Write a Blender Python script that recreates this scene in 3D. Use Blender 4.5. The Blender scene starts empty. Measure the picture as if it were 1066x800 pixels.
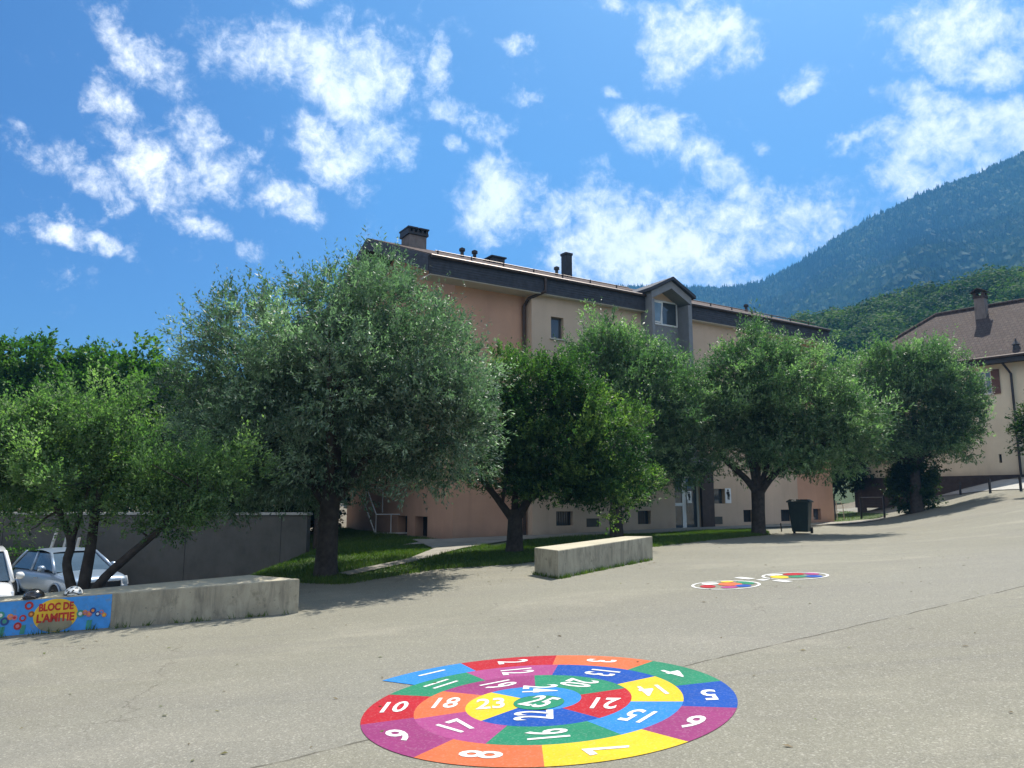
import bpy, bmesh, math, random
import numpy as np
from mathutils import Vector, Matrix
R = math.radians
sc = bpy.context.scene
COL = sc.collection
rng = np.random.default_rng(7)
random.seed(7)

# ------------------------------------------------------------------ camera maths (used to work out where things stand)
F, PITCH, HC = 800.0, R(8.74), 1.6
CP, SP = math.cos(PITCH), math.sin(PITCH)
def ray(px, py):
    a = (px - 533) / F; b = -(py - 400) / F
    return np.array([a, CP - b * SP, SP + b * CP])

def sm(a, b, x):
    t = np.clip((np.asarray(x, float) - a) / (b - a), 0, 1)
    return t * t * (3 - 2 * t)

def gz(x, y):
    x = np.asarray(x, float); y = np.asarray(y, float)
    yc = np.clip(y, -20, 70)
    t = x - .42 * y
    w = 1 - sm(10, 26, y) * (1 - sm(0, 7, t)) * (.75 + .14 * sm(26, 36, y))
    z = .016 * yc + .0574 * np.clip(x, -14, 40) * w
    z = z + .75 * sm(5, 10, t) * sm(22, 40, y)
    z = z - 1.35 * sm(5.0, 9.0, -x) * sm(12.0, 16.5, y) * (1 - sm(26.0, 28.5, y))
    return z
def G(x, y): return float(gz(x, y))

def gnd(px, py):
    d = ray(px, py); lo, hi = 1.0, 200.0
    f = lambda t: HC + d[2] * t - G(d[0] * t, d[1] * t)
    t = 2.0
    while t < 200 and f(t) > 0: t += .25
    lo, hi = t - .25, t
    for _ in range(30):
        m = (lo + hi) / 2
        if f(m) > 0: lo = m
        else: hi = m
    return d[0] * lo, d[1] * lo

# ------------------------------------------------------------------ node helpers / materials
class NT:
    def __init__(s, tree): s.t = tree; s.n = tree.nodes; s.l = tree.links
    def node(s, typ, **kw):
        n = s.n.new(typ)
        for k, v in kw.items():
            if k.startswith('i_'):
                n.inputs[int(k[2:]) if k[2:].isdigit() else k[2:].replace('_', ' ')].default_value = v
            else: setattr(n, k, v)
        return n
    def link(s, a, b): s.l.new(a, b)
    def math(s, op, a, b=None, c=None, clamp=False):
        n = s.n.new('ShaderNodeMath'); n.operation = op; n.use_clamp = clamp
        for i, v in enumerate((a, b, c)):
            if v is None: continue
            if isinstance(v, (int, float)): n.inputs[i].default_value = v
            else: s.l.new(v, n.inputs[i])
        return n.outputs[0]
    def mix(s, f, a, b, mode='MIX'):
        n = s.n.new('ShaderNodeMix'); n.data_type = 'RGBA'; n.blend_type = mode
        for i, v in ((0, f), (6, a), (7, b)):
            if isinstance(v, (int, float)): n.inputs[i].default_value = v
            elif isinstance(v, tuple): n.inputs[i].default_value = (*v, 1) if len(v) == 3 else v
            else: s.l.new(v, n.inputs[i])
        return n.outputs[2]
    def noise(s, vec, scale, detail=4, rough=.55, dist=0):
        n = s.n.new('ShaderNodeTexNoise'); n.inputs['Scale'].default_value = scale
        n.inputs['Detail'].default_value = detail; n.inputs['Roughness'].default_value = rough
        n.inputs['Distortion'].default_value = dist
        if vec is not None: s.l.new(vec, n.inputs['Vector'])
        return n.outputs['Fac']
    def ramp(s, f, stops):
        n = s.n.new('ShaderNodeValToRGB'); e = n.color_ramp.elements
        while len(e) < len(stops): e.new(.5)
        for i, (p, c) in enumerate(stops):
            e[i].position = p; e[i].color = (*c, 1) if len(c) == 3 else c
        s.l.new(f, n.inputs[0]); return n.outputs[0]
    def sstep(s, v, a, b):
        n = s.n.new('ShaderNodeMapRange'); n.interpolation_type = 'SMOOTHSTEP'
        n.inputs['From Min'].default_value = a; n.inputs['From Max'].default_value = b
        s.l.new(v, n.inputs['Value']); return n.outputs[0]

def newmat(name):
    m = bpy.data.materials.new(name); m.use_nodes = True
    t = NT(m.node_tree); b = m.node_tree.nodes['Principled BSDF']
    return m, t, b
def objco(t): return t.node('ShaderNodeTexCoord').outputs['Object']
def scaled(t, vec, s):
    n = t.node('ShaderNodeMapping'); n.inputs['Scale'].default_value = s
    t.link(vec, n.inputs['Vector']); return n.outputs[0]
def bump(t, b, h, strength, dist=.01):
    n = t.node('ShaderNodeBump'); n.inputs['Strength'].default_value = strength; n.inputs['Distance'].default_value = dist
    t.link(h, n.inputs['Height']); t.link(n.outputs[0], b.inputs['Normal'])

def plain(name, col, rough=.6, var=.12, scale=3, bmp=0, metal=0, spec=.4, coat=0):
    m, t, b = newmat(name)
    v = objco(t); n = t.noise(v, scale, 5)
    lo = tuple(c * (1 - var) for c in col); hi = tuple(min(1, c * (1 + var)) for c in col)
    t.link(t.ramp(n, [(.3, lo), (.7, hi)]), b.inputs['Base Color'])
    b.inputs['Roughness'].default_value = rough; b.inputs['Metallic'].default_value = metal
    b.inputs['Specular IOR Level'].default_value = spec; b.inputs['Coat Weight'].default_value = coat
    if bmp: bump(t, b, t.noise(v, scale * 12, 3), bmp, .01)
    return m

def stucco(name, col):
    m, t, b = newmat(name); v = objco(t)
    big = t.noise(v, .55, 5, .6); st = t.noise(scaled(t, v, (2.5, 2.5, .22)), 1.0, 4, .6); fine = t.noise(v, 60, 2)
    c = t.ramp(big, [(.3, tuple(x * .86 for x in col)), (.7, tuple(x * 1.08 for x in col))])
    c = t.mix(t.math('MULTIPLY', t.sstep(st, .5, .75), .3), c, tuple(x * .7 for x in col))
    sep = t.node('ShaderNodeSeparateXYZ'); t.link(v, sep.inputs[0])
    splash = t.math('MULTIPLY', t.math('SUBTRACT', 1, t.sstep(t.math('ADD', sep.outputs[2], t.math('MULTIPLY', big, .7)), .25, 1.0)), .55)
    c = t.mix(splash, c, (.16, .13, .11))
    t.link(c, b.inputs['Base Color']); b.inputs['Roughness'].default_value = .92; b.inputs['Specular IOR Level'].default_value = .2
    bump(t, b, fine, .35, .008); return m

def concrete(name, col, streak=.6, moss=.3):
    m, t, b = newmat(name); v = objco(t)
    n1 = t.noise(v, 1.6, 7, .65); n2 = t.noise(v, 45, 3); st = t.noise(scaled(t, v, (4, 4, .9)), 1, 8, .75, 1.2)
    c = t.ramp(n1, [(.28, tuple(x * .72 for x in col)), (.5, col), (.75, tuple(min(1, x * 1.18) for x in col))])
    geo = t.node('ShaderNodeNewGeometry'); sep = t.node('ShaderNodeSeparateXYZ'); t.link(geo.outputs['Normal'], sep.inputs[0])
    vert = t.math('SUBTRACT', 1, t.math('ABSOLUTE', sep.outputs[2]), clamp=True)
    f = t.math('MULTIPLY', t.math('MULTIPLY', t.sstep(st, .42, .68), streak), vert)
    c = t.mix(f, c, (.085, .078, .066))
    pit = t.sstep(t.noise(v, 14, 2), .66, .74)
    c = t.mix(t.math('MULTIPLY', pit, .5), c, (.1, .1, .085))
    mo = t.math('MULTIPLY', t.sstep(t.noise(v, 3.3, 5, .7), .58, .72), moss)
    c = t.mix(mo, c, (.075, .075, .045))
    t.link(c, b.inputs['Base Color']); b.inputs['Roughness'].default_value = .9; b.inputs['Specular IOR Level'].default_value = .25
    bump(t, b, t.math('ADD', n2, t.math('MULTIPLY', n1, 2)), .5, .01); return m

def asphalt():
    m, t, b = newmat('asphalt'); v = objco(t)
    big = t.noise(v, .22, 5, .6, .3)
    flow = t.noise(scaled(t, v, (.22, 1.1, 1)), .7, 6, .62, .9)
    vor = t.node('ShaderNodeTexVoronoi', feature='F1'); vor.inputs['Scale'].default_value = 130; t.link(v, vor.inputs['Vector'])
    st = t.node('ShaderNodeTexVoronoi', feature='F1'); st.inputs['Scale'].default_value = 75; t.link(v, st.inputs['Vector'])
    agg = t.node('ShaderNodeSeparateColor'); t.link(vor.outputs['Color'], agg.inputs[0])
    agg2 = t.node('ShaderNodeSeparateColor'); t.link(st.outputs['Color'], agg2.inputs[0])
    c = t.ramp(big, [(.3, (.153, .146, .112)), (.7, (.194, .186, .143))])
    c = t.mix(t.math('MULTIPLY', t.sstep(flow, .47, .68), .42), c, (.15, .14, .118))
    streak = t.noise(scaled(t, v, (.09, 1.6, 1)), 1.1, 5, .6, 1.6)
    c = t.mix(t.math('MULTIPLY', t.sstep(streak, .54, .66), .30), c, (.12, .115, .10))
    pale = t.noise(scaled(t, v, (.35, .8, 1)), .9, 5, .65, .5)
    c = t.mix(t.math('MULTIPLY', t.sstep(pale, .52, .7), .35), c, (.30, .277, .215))
    # seam between two pours, with the side beyond it slightly greyer
    sep = t.node('ShaderNodeSeparateXYZ'); t.link(v, sep.inputs[0])
    th = R(32); nx, ny = -math.sin(th), math.cos(th); d0 = nx * 1.7 + ny * 7.03
    wob = t.math('MULTIPLY', t.math('SUBTRACT', t.noise(v, 1.3, 4, .7), .5), .12)
    dist = t.math('ADD', t.math('SUBTRACT', t.math('ADD', t.math('MULTIPLY', sep.outputs[0], nx), t.math('MULTIPLY', sep.outputs[1], ny)), d0), wob)
    c = t.mix(t.math('MULTIPLY', t.math('MULTIPLY', t.sstep(dist, 0, .02), t.math('SUBTRACT', 1, t.sstep(dist, 1.2, 3.5))), .34), c, (.17, .165, .15))
    # salt-and-pepper aggregate
    c = t.mix(t.math('MULTIPLY', t.sstep(agg.outputs[0], .5, 1), .26), c, (.42, .395, .32))
    c = t.mix(t.math('MULTIPLY', t.sstep(agg.outputs[1], .55, 1), .38), c, (.085, .08, .066))
    c = t.mix(t.math('MULTIPLY', t.sstep(agg2.outputs[0], .88, .98), .22), c, (.56, .53, .46))
    c = t.mix(t.math('MULTIPLY', t.sstep(agg2.outputs[1], .88, .98), .3), c, (.10, .093, .08))
    crk = t.math('MULTIPLY', t.math('SUBTRACT', 1, t.sstep(t.math('ABSOLUTE', dist), .004, .02)), t.sstep(t.noise(v, 3, 3), .3, .5))
    c = t.mix(t.math('MULTIPLY', crk, .8), c, (.06, .052, .04))
    wv_ = t.node('ShaderNodeVectorMath', operation='ADD'); nn_ = t.node('ShaderNodeTexNoise'); nn_.inputs['Scale'].default_value = .9; nn_.inputs['Detail'].default_value = 6; nn_.inputs['Roughness'].default_value = .7; t.link(v, nn_.inputs['Vector']); t.link(v, wv_.inputs[0]); t.link(nn_.outputs['Color'], wv_.inputs[1])
    ck = t.node('ShaderNodeTexVoronoi', feature='DISTANCE_TO_EDGE'); ck.inputs['Scale'].default_value = .24; t.link(wv_.outputs[0], ck.inputs['Vector'])
    hair = t.math('MULTIPLY', t.math('SUBTRACT', 1, t.sstep(ck.outputs['Distance'], .0006, .0028)), t.sstep(t.noise(v, .35, 3), .50, .60))
    c = t.mix(t.math('MULTIPLY', hair, .6), c, (.07, .06, .048))
    stain = t.sstep(t.noise(v, .8, 7, .7, .6), .60, .72)
    c = t.mix(t.math('MULTIPLY', stain, .22), c, (.11, .105, .09))
    spot = t.sstep(t.noise(v, 4.5, 3), .73, .77)
    c = t.mix(t.math('MULTIPLY', spot, .5), c, (.09, .08, .07))
    t.link(c, b.inputs['Base Color']); b.inputs['Roughness'].default_value = .88; b.inputs['Specular IOR Level'].default_value = .25
    h = t.math('SUBTRACT', t.math('MULTIPLY', agg.outputs[0], 1.0), t.math('MULTIPLY', crk, 3))
    bump(t, b, h, .55, .006); return m

def road_paint(name, col):
    m, t, b = newmat(name); v = objco(t)
    vor = t.node('ShaderNodeTexVoronoi', feature='F1'); vor.inputs['Scale'].default_value = 85; t.link(v, vor.inputs['Vector'])
    a = t.node('ShaderNodeSeparateColor'); t.link(vor.outputs['Color'], a.inputs[0])
    n = t.noise(v, 2.2, 6, .6)
    c = t.ramp(n, [(.3, tuple(x * .86 for x in col)), (.7, tuple(min(1, x * 1.06) for x in col))])
    c = t.mix(t.math('MULTIPLY', t.sstep(a.outputs[0], .7, 1), .07), c, (.6, .58, .55))
    c = t.mix(t.math('MULTIPLY', t.sstep(a.outputs[1], .7, 1), .25), c, tuple(x * .55 for x in col))
    chip = t.sstep(t.math('ADD', t.noise(v, 26, 4, .65), t.math('MULTIPLY', t.noise(v, 1.7, 3), .35)), .86, .92)
    c = t.mix(t.math('MULTIPLY', chip, .5), c, (.2, .19, .16))
    sep = t.node('ShaderNodeSeparateXYZ'); t.link(v, sep.inputs[0])
    t.link(c, b.inputs['Base Color']); b.inputs['Roughness'].default_value = .8; b.inputs['Specular IOR Level'].default_value = .12
    bump(t, b, a.outputs[0], .3, .004); return m

def leafmat(name, stops, trans=.38, back=None, tcol=None, spec=.18, rough=.55):
    m = bpy.data.materials.new(name); m.use_nodes = True; t = NT(m.node_tree); b = t.n['Principled BSDF']; out = t.n['Material Output']
    a = t.node('ShaderNodeAttribute', attribute_name='tint')
    c = t.ramp(a.outputs['Fac'], stops)
    if back:
        g = t.node('ShaderNodeNewGeometry'); c2 = t.mix(g.outputs['Backfacing'], c, back)
    else: c2 = c
    t.link(c2, b.inputs['Base Color']); b.inputs['Roughness'].default_value = rough; b.inputs['Specular IOR Level'].default_value = spec
    tr = t.node('ShaderNodeBsdfTranslucent')
    t.link(t.mix(1.0, c, tcol or (1.5, 1.9, .55), 'MULTIPLY'), tr.inputs[0])
    mx = t.node('ShaderNodeMixShader'); mx.inputs[0].default_value = trans
    t.link(b.outputs[0], mx.inputs[1]); t.link(tr.outputs[0], mx.inputs[2]); t.link(mx.outputs[0], out.inputs[0])
    return m

def glass_dark(name, col=(.02, .025, .03), rough=.05):
    m, t, b = newmat(name); v = objco(t)
    t.link(t.ramp(t.noise(v, 1.5, 3), [(.35, col), (.7, tuple(x * 1.8 for x in col))]), b.inputs['Base Color'])
    b.inputs['Roughness'].default_value = rough; b.inputs['Specular IOR Level'].default_value = .9
    return m

# ------------------------------------------------------------------ mesh helpers
class MB:
    def __init__(s): s.v = []; s.f = []
    def add(s, vs, fs):
        o = len(s.v); s.v += [tuple(map(float, p)) for p in vs]; s.f += [tuple(i + o for i in f) for f in fs]; return s
    def quad(s, a, b, c, d): return s.add([a, b, c, d], [(0, 1, 2, 3)])
    def box(s, x0, x1, y0, y1, z0, z1):
        return s.add([(x, y, z) for z in (z0, z1) for y in (y0, y1) for x in (x0, x1)],
                     [(0, 2, 3, 1), (4, 5, 7, 6), (0, 1, 5, 4), (2, 6, 7, 3), (0, 4, 6, 2), (1, 3, 7, 5)])
    def prism(s, poly, z0, z1):
        """poly counter-clockwise; z0,z1 numbers or lists"""
        n = len(poly); a = z0 if hasattr(z0, '__len__') else [z0] * n; b = z1 if hasattr(z1, '__len__') else [z1] * n
        vs = [(x, y, z) for (x, y), z in zip(poly, a)] + [(x, y, z) for (x, y), z in zip(poly, b)]
        fs = [tuple(range(n - 1, -1, -1)), tuple(range(n, 2 * n))] + [(i, (i + 1) % n, n + (i + 1) % n, n + i) for i in range(n)]
        return s.add(vs, fs)
    def slab(s, pts, nrm):
        """polygon in space thickened along nrm (a vector)"""
        n = len(pts); q = [tuple(p[k] + nrm[k] for k in range(3)) for p in pts]
        return s.add(list(pts) + q, [tuple(range(n - 1, -1, -1)), tuple(range(n, 2 * n))] + [(i, (i + 1) % n, n + (i + 1) % n, n + i) for i in range(n)])
    def tube(s, pts, rad, seg=8, cap=True):
        pts = [Vector(p) for p in pts]; n = len(pts); rads = rad if hasattr(rad, '__len__') else [rad] * n
        vs = []; up = None
        for i, p in enumerate(pts):
            d = (pts[min(i + 1, n - 1)] - pts[max(i - 1, 0)]).normalized()
            if up is None: up = d.orthogonal().normalized()
            up = (up - d * up.dot(d)).normalized(); sd = d.cross(up)
            for k in range(seg):
                a = 2 * math.pi * k / seg; vs.append(p + (up * math.cos(a) + sd * math.sin(a)) * rads[i])
        fs = [(i * seg + k, i * seg + (k + 1) % seg, (i + 1) * seg + (k + 1) % seg, (i + 1) * seg + k) for i in range(n - 1) for k in range(seg)]
        if cap: fs += [tuple(range(seg - 1, -1, -1)), tuple((n - 1) * seg + k for k in range(seg))]
        return s.add(vs, fs)
    def lathe(s, prof, seg=20, c=(0, 0, 0), axis='z', cap=True):
        vs = []
        for r, h in prof:
            for k in range(seg):
                a = 2 * math.pi * k / seg; p = (r * math.cos(a), r * math.sin(a), h)
                if axis == 'x': p = (h, p[0], p[1])
                if axis == 'y': p = (p[1], h, p[0])
                vs.append((p[0] + c[0], p[1] + c[1], p[2] + c[2]))
        n = len(prof)
        fs = [(i * seg + k, i * seg + (k + 1) % seg, (i + 1) * seg + (k + 1) % seg, (i + 1) * seg + k) for i in range(n - 1) for k in range(seg)]
        if cap: fs += [tuple(range(seg - 1, -1, -1)), tuple((n - 1) * seg + k for k in range(seg))]
        return s.add(vs, fs)
    def build(s, name, mat, parent=None, bevel=0, smooth=False, seg=2):
        me = bpy.data.meshes.new(name); me.from_pydata(s.v, [], s.f); me.update()
        if bevel or True:
            bm = bmesh.new(); bm.from_mesh(me)
            bmesh.ops.remove_doubles(bm, verts=bm.verts, dist=1e-5)
            bmesh.ops.recalc_face_normals(bm, faces=bm.faces)
            if bevel:
                es = [e for e in bm.edges if len(e.link_faces) == 2 and e.calc_face_angle(0) > .5]
                bmesh.ops.bevel(bm, geom=es, offset=bevel, segments=seg, affect='EDGES', profile=.6, clamp_overlap=True)
            bm.to_mesh(me); bm.free()
        if smooth: me.polygons.foreach_set('use_smooth', [True] * len(me.polygons))
        me.materials.append(mat)
        o = bpy.data.objects.new(name, me); COL.objects.link(o)
        if parent: o.parent = parent
        return o

def tag(o, label=None, cat=None, group=None, kind=None):
    for k, v in (('label', label), ('category', cat), ('group', group), ('kind', kind)):
        if v: o[k] = v
    return o
def empty(name, loc=(0, 0, 0), rz=0):
    o = bpy.data.objects.new(name, None); o.location = loc; o.rotation_euler = (0, 0, rz); o.empty_display_size = .3
    COL.objects.link(o); return o
def copy_tree(o, parent=None):
    c = o.copy(); COL.objects.link(c)
    if parent: c.parent = parent
    for ch in list(o.children): copy_tree(ch, c)
    return c

def arrmesh(name, V, nper, mat, tint=None, parent=None, smooth=False):
    """V: (n,nper,3) polygons -> one object; tint: (n,) face attribute"""
    n = len(V); me = bpy.data.meshes.new(name)
    me.vertices.add(n * nper); me.vertices.foreach_set('co', np.ascontiguousarray(V, np.float32).ravel())
    me.loops.add(n * nper); me.loops.foreach_set('vertex_index', np.arange(n * nper, dtype=np.int32))
    me.polygons.add(n); me.polygons.foreach_set('loop_start', np.arange(0, n * nper, nper, dtype=np.int32))
    me.update(calc_edges=True)
    if tint is not None:
        a = me.attributes.new('tint', 'FLOAT', 'FACE'); a.data.foreach_set('value', np.asarray(tint, np.float32))
    me.materials.append(mat)
    o = bpy.data.objects.new(name, me); COL.objects.link(o)
    if parent: o.parent = parent
    return o

def drape(name, poly, mat, off, step=.5, kind='structure', parent=None, origin=(0, 0)):
    """a polygon laid over the terrain, cut into a fine grid"""
    bm = bmesh.new(); bm.faces.new([bm.verts.new((x, y, 0)) for x, y in poly])
    xs = [p[0] for p in poly]; ys = [p[1] for p in poly]
    for ax, lo, hi in ((0, min(xs), max(xs)), (1, min(ys), max(ys))):
        k = math.floor(lo / step) * step + step
        while k < hi:
            co = [0, 0, 0]; no = [0, 0, 0]; co[ax] = k; no[ax] = 1
            bmesh.ops.bisect_plane(bm, geom=bm.verts[:] + bm.edges[:] + bm.faces[:], plane_co=co, plane_no=no)
            k += step
    bmesh.ops.triangulate(bm, faces=[f for f in bm.faces if len(f.verts) > 4])
    bmesh.ops.recalc_face_normals(bm, faces=bm.faces)
    if sum(f.normal.z for f in bm.faces) < 0: bmesh.ops.reverse_faces(bm, faces=bm.faces[:])
    for v in bm.verts: v.co.z = G(v.co.x, v.co.y) + off
    me = bpy.data.meshes.new(name); bm.to_mesh(me); bm.free(); me.materials.append(mat)
    o = bpy.data.objects.new(name, me); COL.objects.link(o)
    if kind: o['kind'] = kind
    if parent: o.parent = parent
    return o

def text_verts(body, size, offset=0, sx=1.0, bold=0):
    cu = bpy.data.curves.new('txt', 'FONT'); cu.body = body; cu.size = size; cu.align_x = 'CENTER'; cu.align_y = 'CENTER'
    cu.offset = offset; cu.resolution_u = 3; cu.space_character = 1.0
    ob = bpy.data.objects.new('txt', cu); COL.objects.link(ob)
    dg = bpy.context.evaluated_depsgraph_get(); dg.update()
    me = ob.evaluated_get(dg).to_mesh()
    vs = [(v.co.x * sx, v.co.y) for v in me.vertices]; fs = [tuple(p.vertices) for p in me.polygons]
    ob.evaluated_get(dg).to_mesh_clear(); bpy.data.objects.remove(ob); bpy.data.curves.remove(cu)
    return vs, fs

# ------------------------------------------------------------------ materials
M = {}
M['asphalt'] = asphalt()
M['earth'] = plain('earth', (.12, .10, .065), .95, .3, 1.5, .4)
M['lawn'] = plain('lawn', (.055, .085, .022), .95, .35, 1.2, .5)
M['path'] = concrete('path_concrete', (.25, .235, .20), .0, .15)
M['pave'] = concrete('pavement_concrete', (.36, .35, .32), .0, .1)
M['block'] = concrete('block_concrete', (.37, .335, .25), .5, .4)
M['block_b'] = concrete('block_concrete_pale', (.39, .355, .265), .55, .35)
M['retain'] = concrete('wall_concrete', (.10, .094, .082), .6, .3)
M['peach'] = stucco('peach_render', (.60, .45, .33))
M['orange'] = stucco('orange_render', (.59, .345, .235))
M['cream'] = stucco('cream_render', (.66, .59, .44))
M['slate'] = plain('slate_cladding', (.044, .047, .058), .75, .25, 6, .3)
M['soffit'] = plain('soffit', (.52, .48, .42), .8, .06)
M['metal_dk'] = plain('dark_metal', (.045, .043, .045), .5, .2, 5, 0, .6)
M['brownmetal'] = plain('brown_metal', (.07, .05, .042), .5, .2, 5, 0, .5)
M['greyclad'] = plain('grey_cladding', (.21, .215, .225), .7, .12, 2.5, .15)
M['chimney'] = concrete('chimney_render', (.20, .17, .155), .5, .2)
M['white'] = plain('white_paint', (.78, .78, .77), .45, .05)
M['frame'] = plain('window_frame_white', (.72, .72, .70), .45, .05)
M['frame_dk'] = plain('window_frame_dark', (.10, .085, .075), .5, .1)
M['glass'] = glass_dark('window_glass', (.035, .045, .055))
M['glass_lt'] = glass_dark('window_glass_pale', (.14, .19, .25), .08)
M['void'] = plain('dark_interior', (.012, .011, .011), .95, .2)
M['shutter'] = plain('brown_shutter', (.13, .065, .05), .7, .15, 6, .2)
M['bark'] = plain('bark', (.075, .058, .045), .95, .4, 9, .9)
M['bark_dk'] = plain('bark_dark', (.05, .04, .033), .95, .4, 9, .9)
M['paint_w'] = road_paint('road_paint_white', (.60, .60, .58))
M['post'] = plain('pale_post', (.50, .48, .44), .8, .15, 6, .3)
M['stake'] = plain('stake_wood', (.06, .05, .04), .9, .2, 6)
M['bin'] = plain('bin_plastic', (.018, .030, .026), .5, .2, 4, .1)
M['rubber'] = plain('rubber', (.012, .012, .012), .85, .2)
M['helmet_w'] = plain('helmet_white', (.75, .74, .70), .3, .05, coat=.5)
M['helmet_b'] = plain('helmet_black', (.012, .012, .014), .22, .1, coat=.6)
M['car_silver'] = plain('silver_paint', (.24, .31, .40), .32, .03, 2, 0, .4, .5, .5)
M['car_white'] = plain('car_white_paint', (.72, .73, .74), .25, .02, 2, 0, 0, .5, .8)
M['carglass'] = glass_dark('car_glass', (.035, .05, .065), .03)
M['chrome'] = plain('chrome', (.6, .6, .62), .15, .03, 2, 0, 1)
M['lamp'] = plain('headlight_lens', (.55, .58, .62), .08, .05, 8, 0, .3)
M['blackplastic'] = plain('black_plastic', (.015, .015, .016), .5, .1)
M['numberplate'] = plain('number_plate', (.7, .7, .68), .4, .03)

def tile_mat(name, c1, c2, sc_):
    m, t, b = newmat(name); v = objco(t)
    br = t.node('ShaderNodeTexBrick'); t.link(v, br.inputs['Vector'])
    br.inputs['Scale'].default_value = sc_; br.inputs['Color1'].default_value = (*c1, 1); br.inputs['Color2'].default_value = (*c2, 1)
    br.inputs['Mortar'].default_value = (c1[0] * .35, c1[1] * .35, c1[2] * .35, 1); br.inputs['Mortar Size'].default_value = .02
    br.inputs['Brick Width'].default_value = .28; br.inputs['Row Height'].default_value = .3
    n = t.noise(v, .5, 6, .65); n2 = t.noise(v, 7, 4, .6)
    c = t.mix(t.math('MULTIPLY', t.sstep(n, .4, .7), .55), br.outputs[0], tuple(x * .6 for x in c1))
    c = t.mix(t.math('MULTIPLY', t.sstep(n2, .5, .75), .45), c, (.15, .135, .11))
    t.link(c, b.inputs['Base Color']); b.inputs['Roughness'].default_value = .9; b.inputs['Specular IOR Level'].default_value = .15
    bump(t, b, br.outputs['Fac'], -.5, .03); return m
M['tile'] = tile_mat('roof_tiles', (.085, .055, .045), (.065, .045, .04), 1.0)
M['tile_old'] = tile_mat('old_roof_tiles', (.088, .064, .056), (.064, .048, .044), 1.25)

# ------------------------------------------------------------------ ground
def grid_axis():
    a = list(np.arange(-30, 60.01, .5))
    lo = [-250, -200, -140, -100, -75, -55, -42, -35]
    hi = [65, 75, 90, 110, 140, 200, 300, 450, 700, 1000, 1380]
    return np.array(lo + a + hi)
ax = grid_axis()
X, Y = np.meshgrid(ax, ax); Z = gz(X, Y)
me = bpy.data.meshes.new('ground'); n = len(ax)
vs = np.stack([X, Y, Z], -1).reshape(-1, 3)
idx = np.arange(n * n).reshape(n, n)
fs = np.stack([idx[:-1, :-1], idx[:-1, 1:], idx[1:, 1:], idx[1:, :-1]], -1).reshape(-1, 4)
me.from_pydata(vs.tolist(), [], fs.tolist()); me.update(); me.materials.append(M['earth'])
o = bpy.data.objects.new('ground', me); COL.objects.link(o); o['kind'] = 'structure'

drape('playground', [(-26, -12), (34, -12), (34, 58), (19, 58), (16.2, 38), (9, 31.5), (-1, 25), (-6.2, 20), (-6.2, 13.2), (-9, 11.6), (-26, 11.6)], M['asphalt'], .012)
drape('car_park', [(-26, 11.6), (-9, 11.6), (-6.2, 13.2), (-6.2, 24.2), (-26, 26.2)], M['asphalt'], .012)
P = lambda *pts: [gnd(*p) for p in pts]
lawn_left = P((318, 606.5), (360, 608), (452, 593), (545, 587)) + [(0.0, 18.0), (-.3, 21.5), (-1.9, 24.6), (-2.4, 25.2), (-7.4, 33.5), (-7.4, 27.0), (-6.3, 24.4), (-6.3, 15.0)]
lawn_strip = P((535, 588.5), (600, 581), (676, 570), (740, 562.5), (792, 558.3), (801, 556), (796, 552.5), (740, 552.5), (690, 553.5), (600, 559.5), (540, 566), (505, 573), (470, 582))
drape('lawn', lawn_left, M['lawn'], .03, .5)
o = drape('lawn.001', lawn_strip, M['lawn'], .036, .5)
front = [(-1.95 + .845 * u + .534 * q, 25.6 + .534 * u - .845 * q) for u, q in ((-.6, .02), (21.2, .48), (21.2, 2.1), (8, 2.6), (0, 1.9), (-2.4, 1.4))]
drape('path', front, M['path'], .05, .5)
path_a = P((352, 599.5), (425, 584), (452, 573), (505, 563), (536, 560.5), (540, 563), (480, 573), (432, 587), (364, 601.5))
path_b = P((428, 563.5), (470, 563), (500, 563), (470, 571), (450, 573), (440, 568))
drape('path.001', path_a, M['path'], .056, .5)
drape('path.002', path_b, M['path'], .062, .5)
drape('lawn.002', P((868, 544), (905, 543), (925, 536), (880, 533), (868, 536)), M['lawn'], .04, .5)
drape('pavement', P((960, 519), (1000, 515), (1062, 510.5), (1160, 504), (1160, 496), (1062, 500), (1000, 503.5), (960, 507)), M['pave'], .045, .5)

# grass blades
def in_poly(poly, x, y):
    c = np.zeros(len(x), bool); n = len(poly)
    for i in range(n):
        x0, y0 = poly[i]; x1, y1 = poly[(i + 1) % n]
        with np.errstate(divide='ignore', invalid='ignore'):
            hit = ((y0 > y) != (y1 > y)) & (x < (x1 - x0) * (y - y0) / (y1 - y0 + 1e-12) + x0)
        c ^= hit
    return c
def blades(poly, n):
    p = np.array(poly); x = rng.uniform(p[:, 0].min(), p[:, 0].max(), n); y = rng.uniform(p[:, 1].min(), p[:, 1].max(), n)
    k = in_poly(poly, x, y) & ~in_poly(front, x, y) & ~in_poly(path_a, x, y) & ~in_poly(path_b, x, y); x, y = x[k], y[k]; n = len(x)
    z = gz(x, y) + .03; a = rng.uniform(0, 2 * np.pi, n)
    pat = .5 + .5 * np.sin(x * 1.3 + np.sin(y * .9) * 2)
    h = rng.uniform(.04, .10, n) * (.6 + .6 * pat); wd = rng.uniform(.006, .012, n)
    lean = rng.normal(0, .03, (n, 2)); dx, dy = np.cos(a) * wd, np.sin(a) * wd
    V = np.stack([np.stack([x - dx, y - dy, z], -1), np.stack([x + dx, y + dy, z], -1), np.stack([x + lean[:, 0], y + lean[:, 1], z + h], -1)], 1)
    return V, np.clip(rng.normal(.5, .22, n) + (pat - .5) * .3, 0, 1)
V1, t1 = blades(lawn_left, 90000); V2, t2 = blades(lawn_strip, 130000)
V3, t3 = blades(P((868, 544), (905, 543), (925, 536), (880, 533), (868, 536)), 12000)
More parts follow.
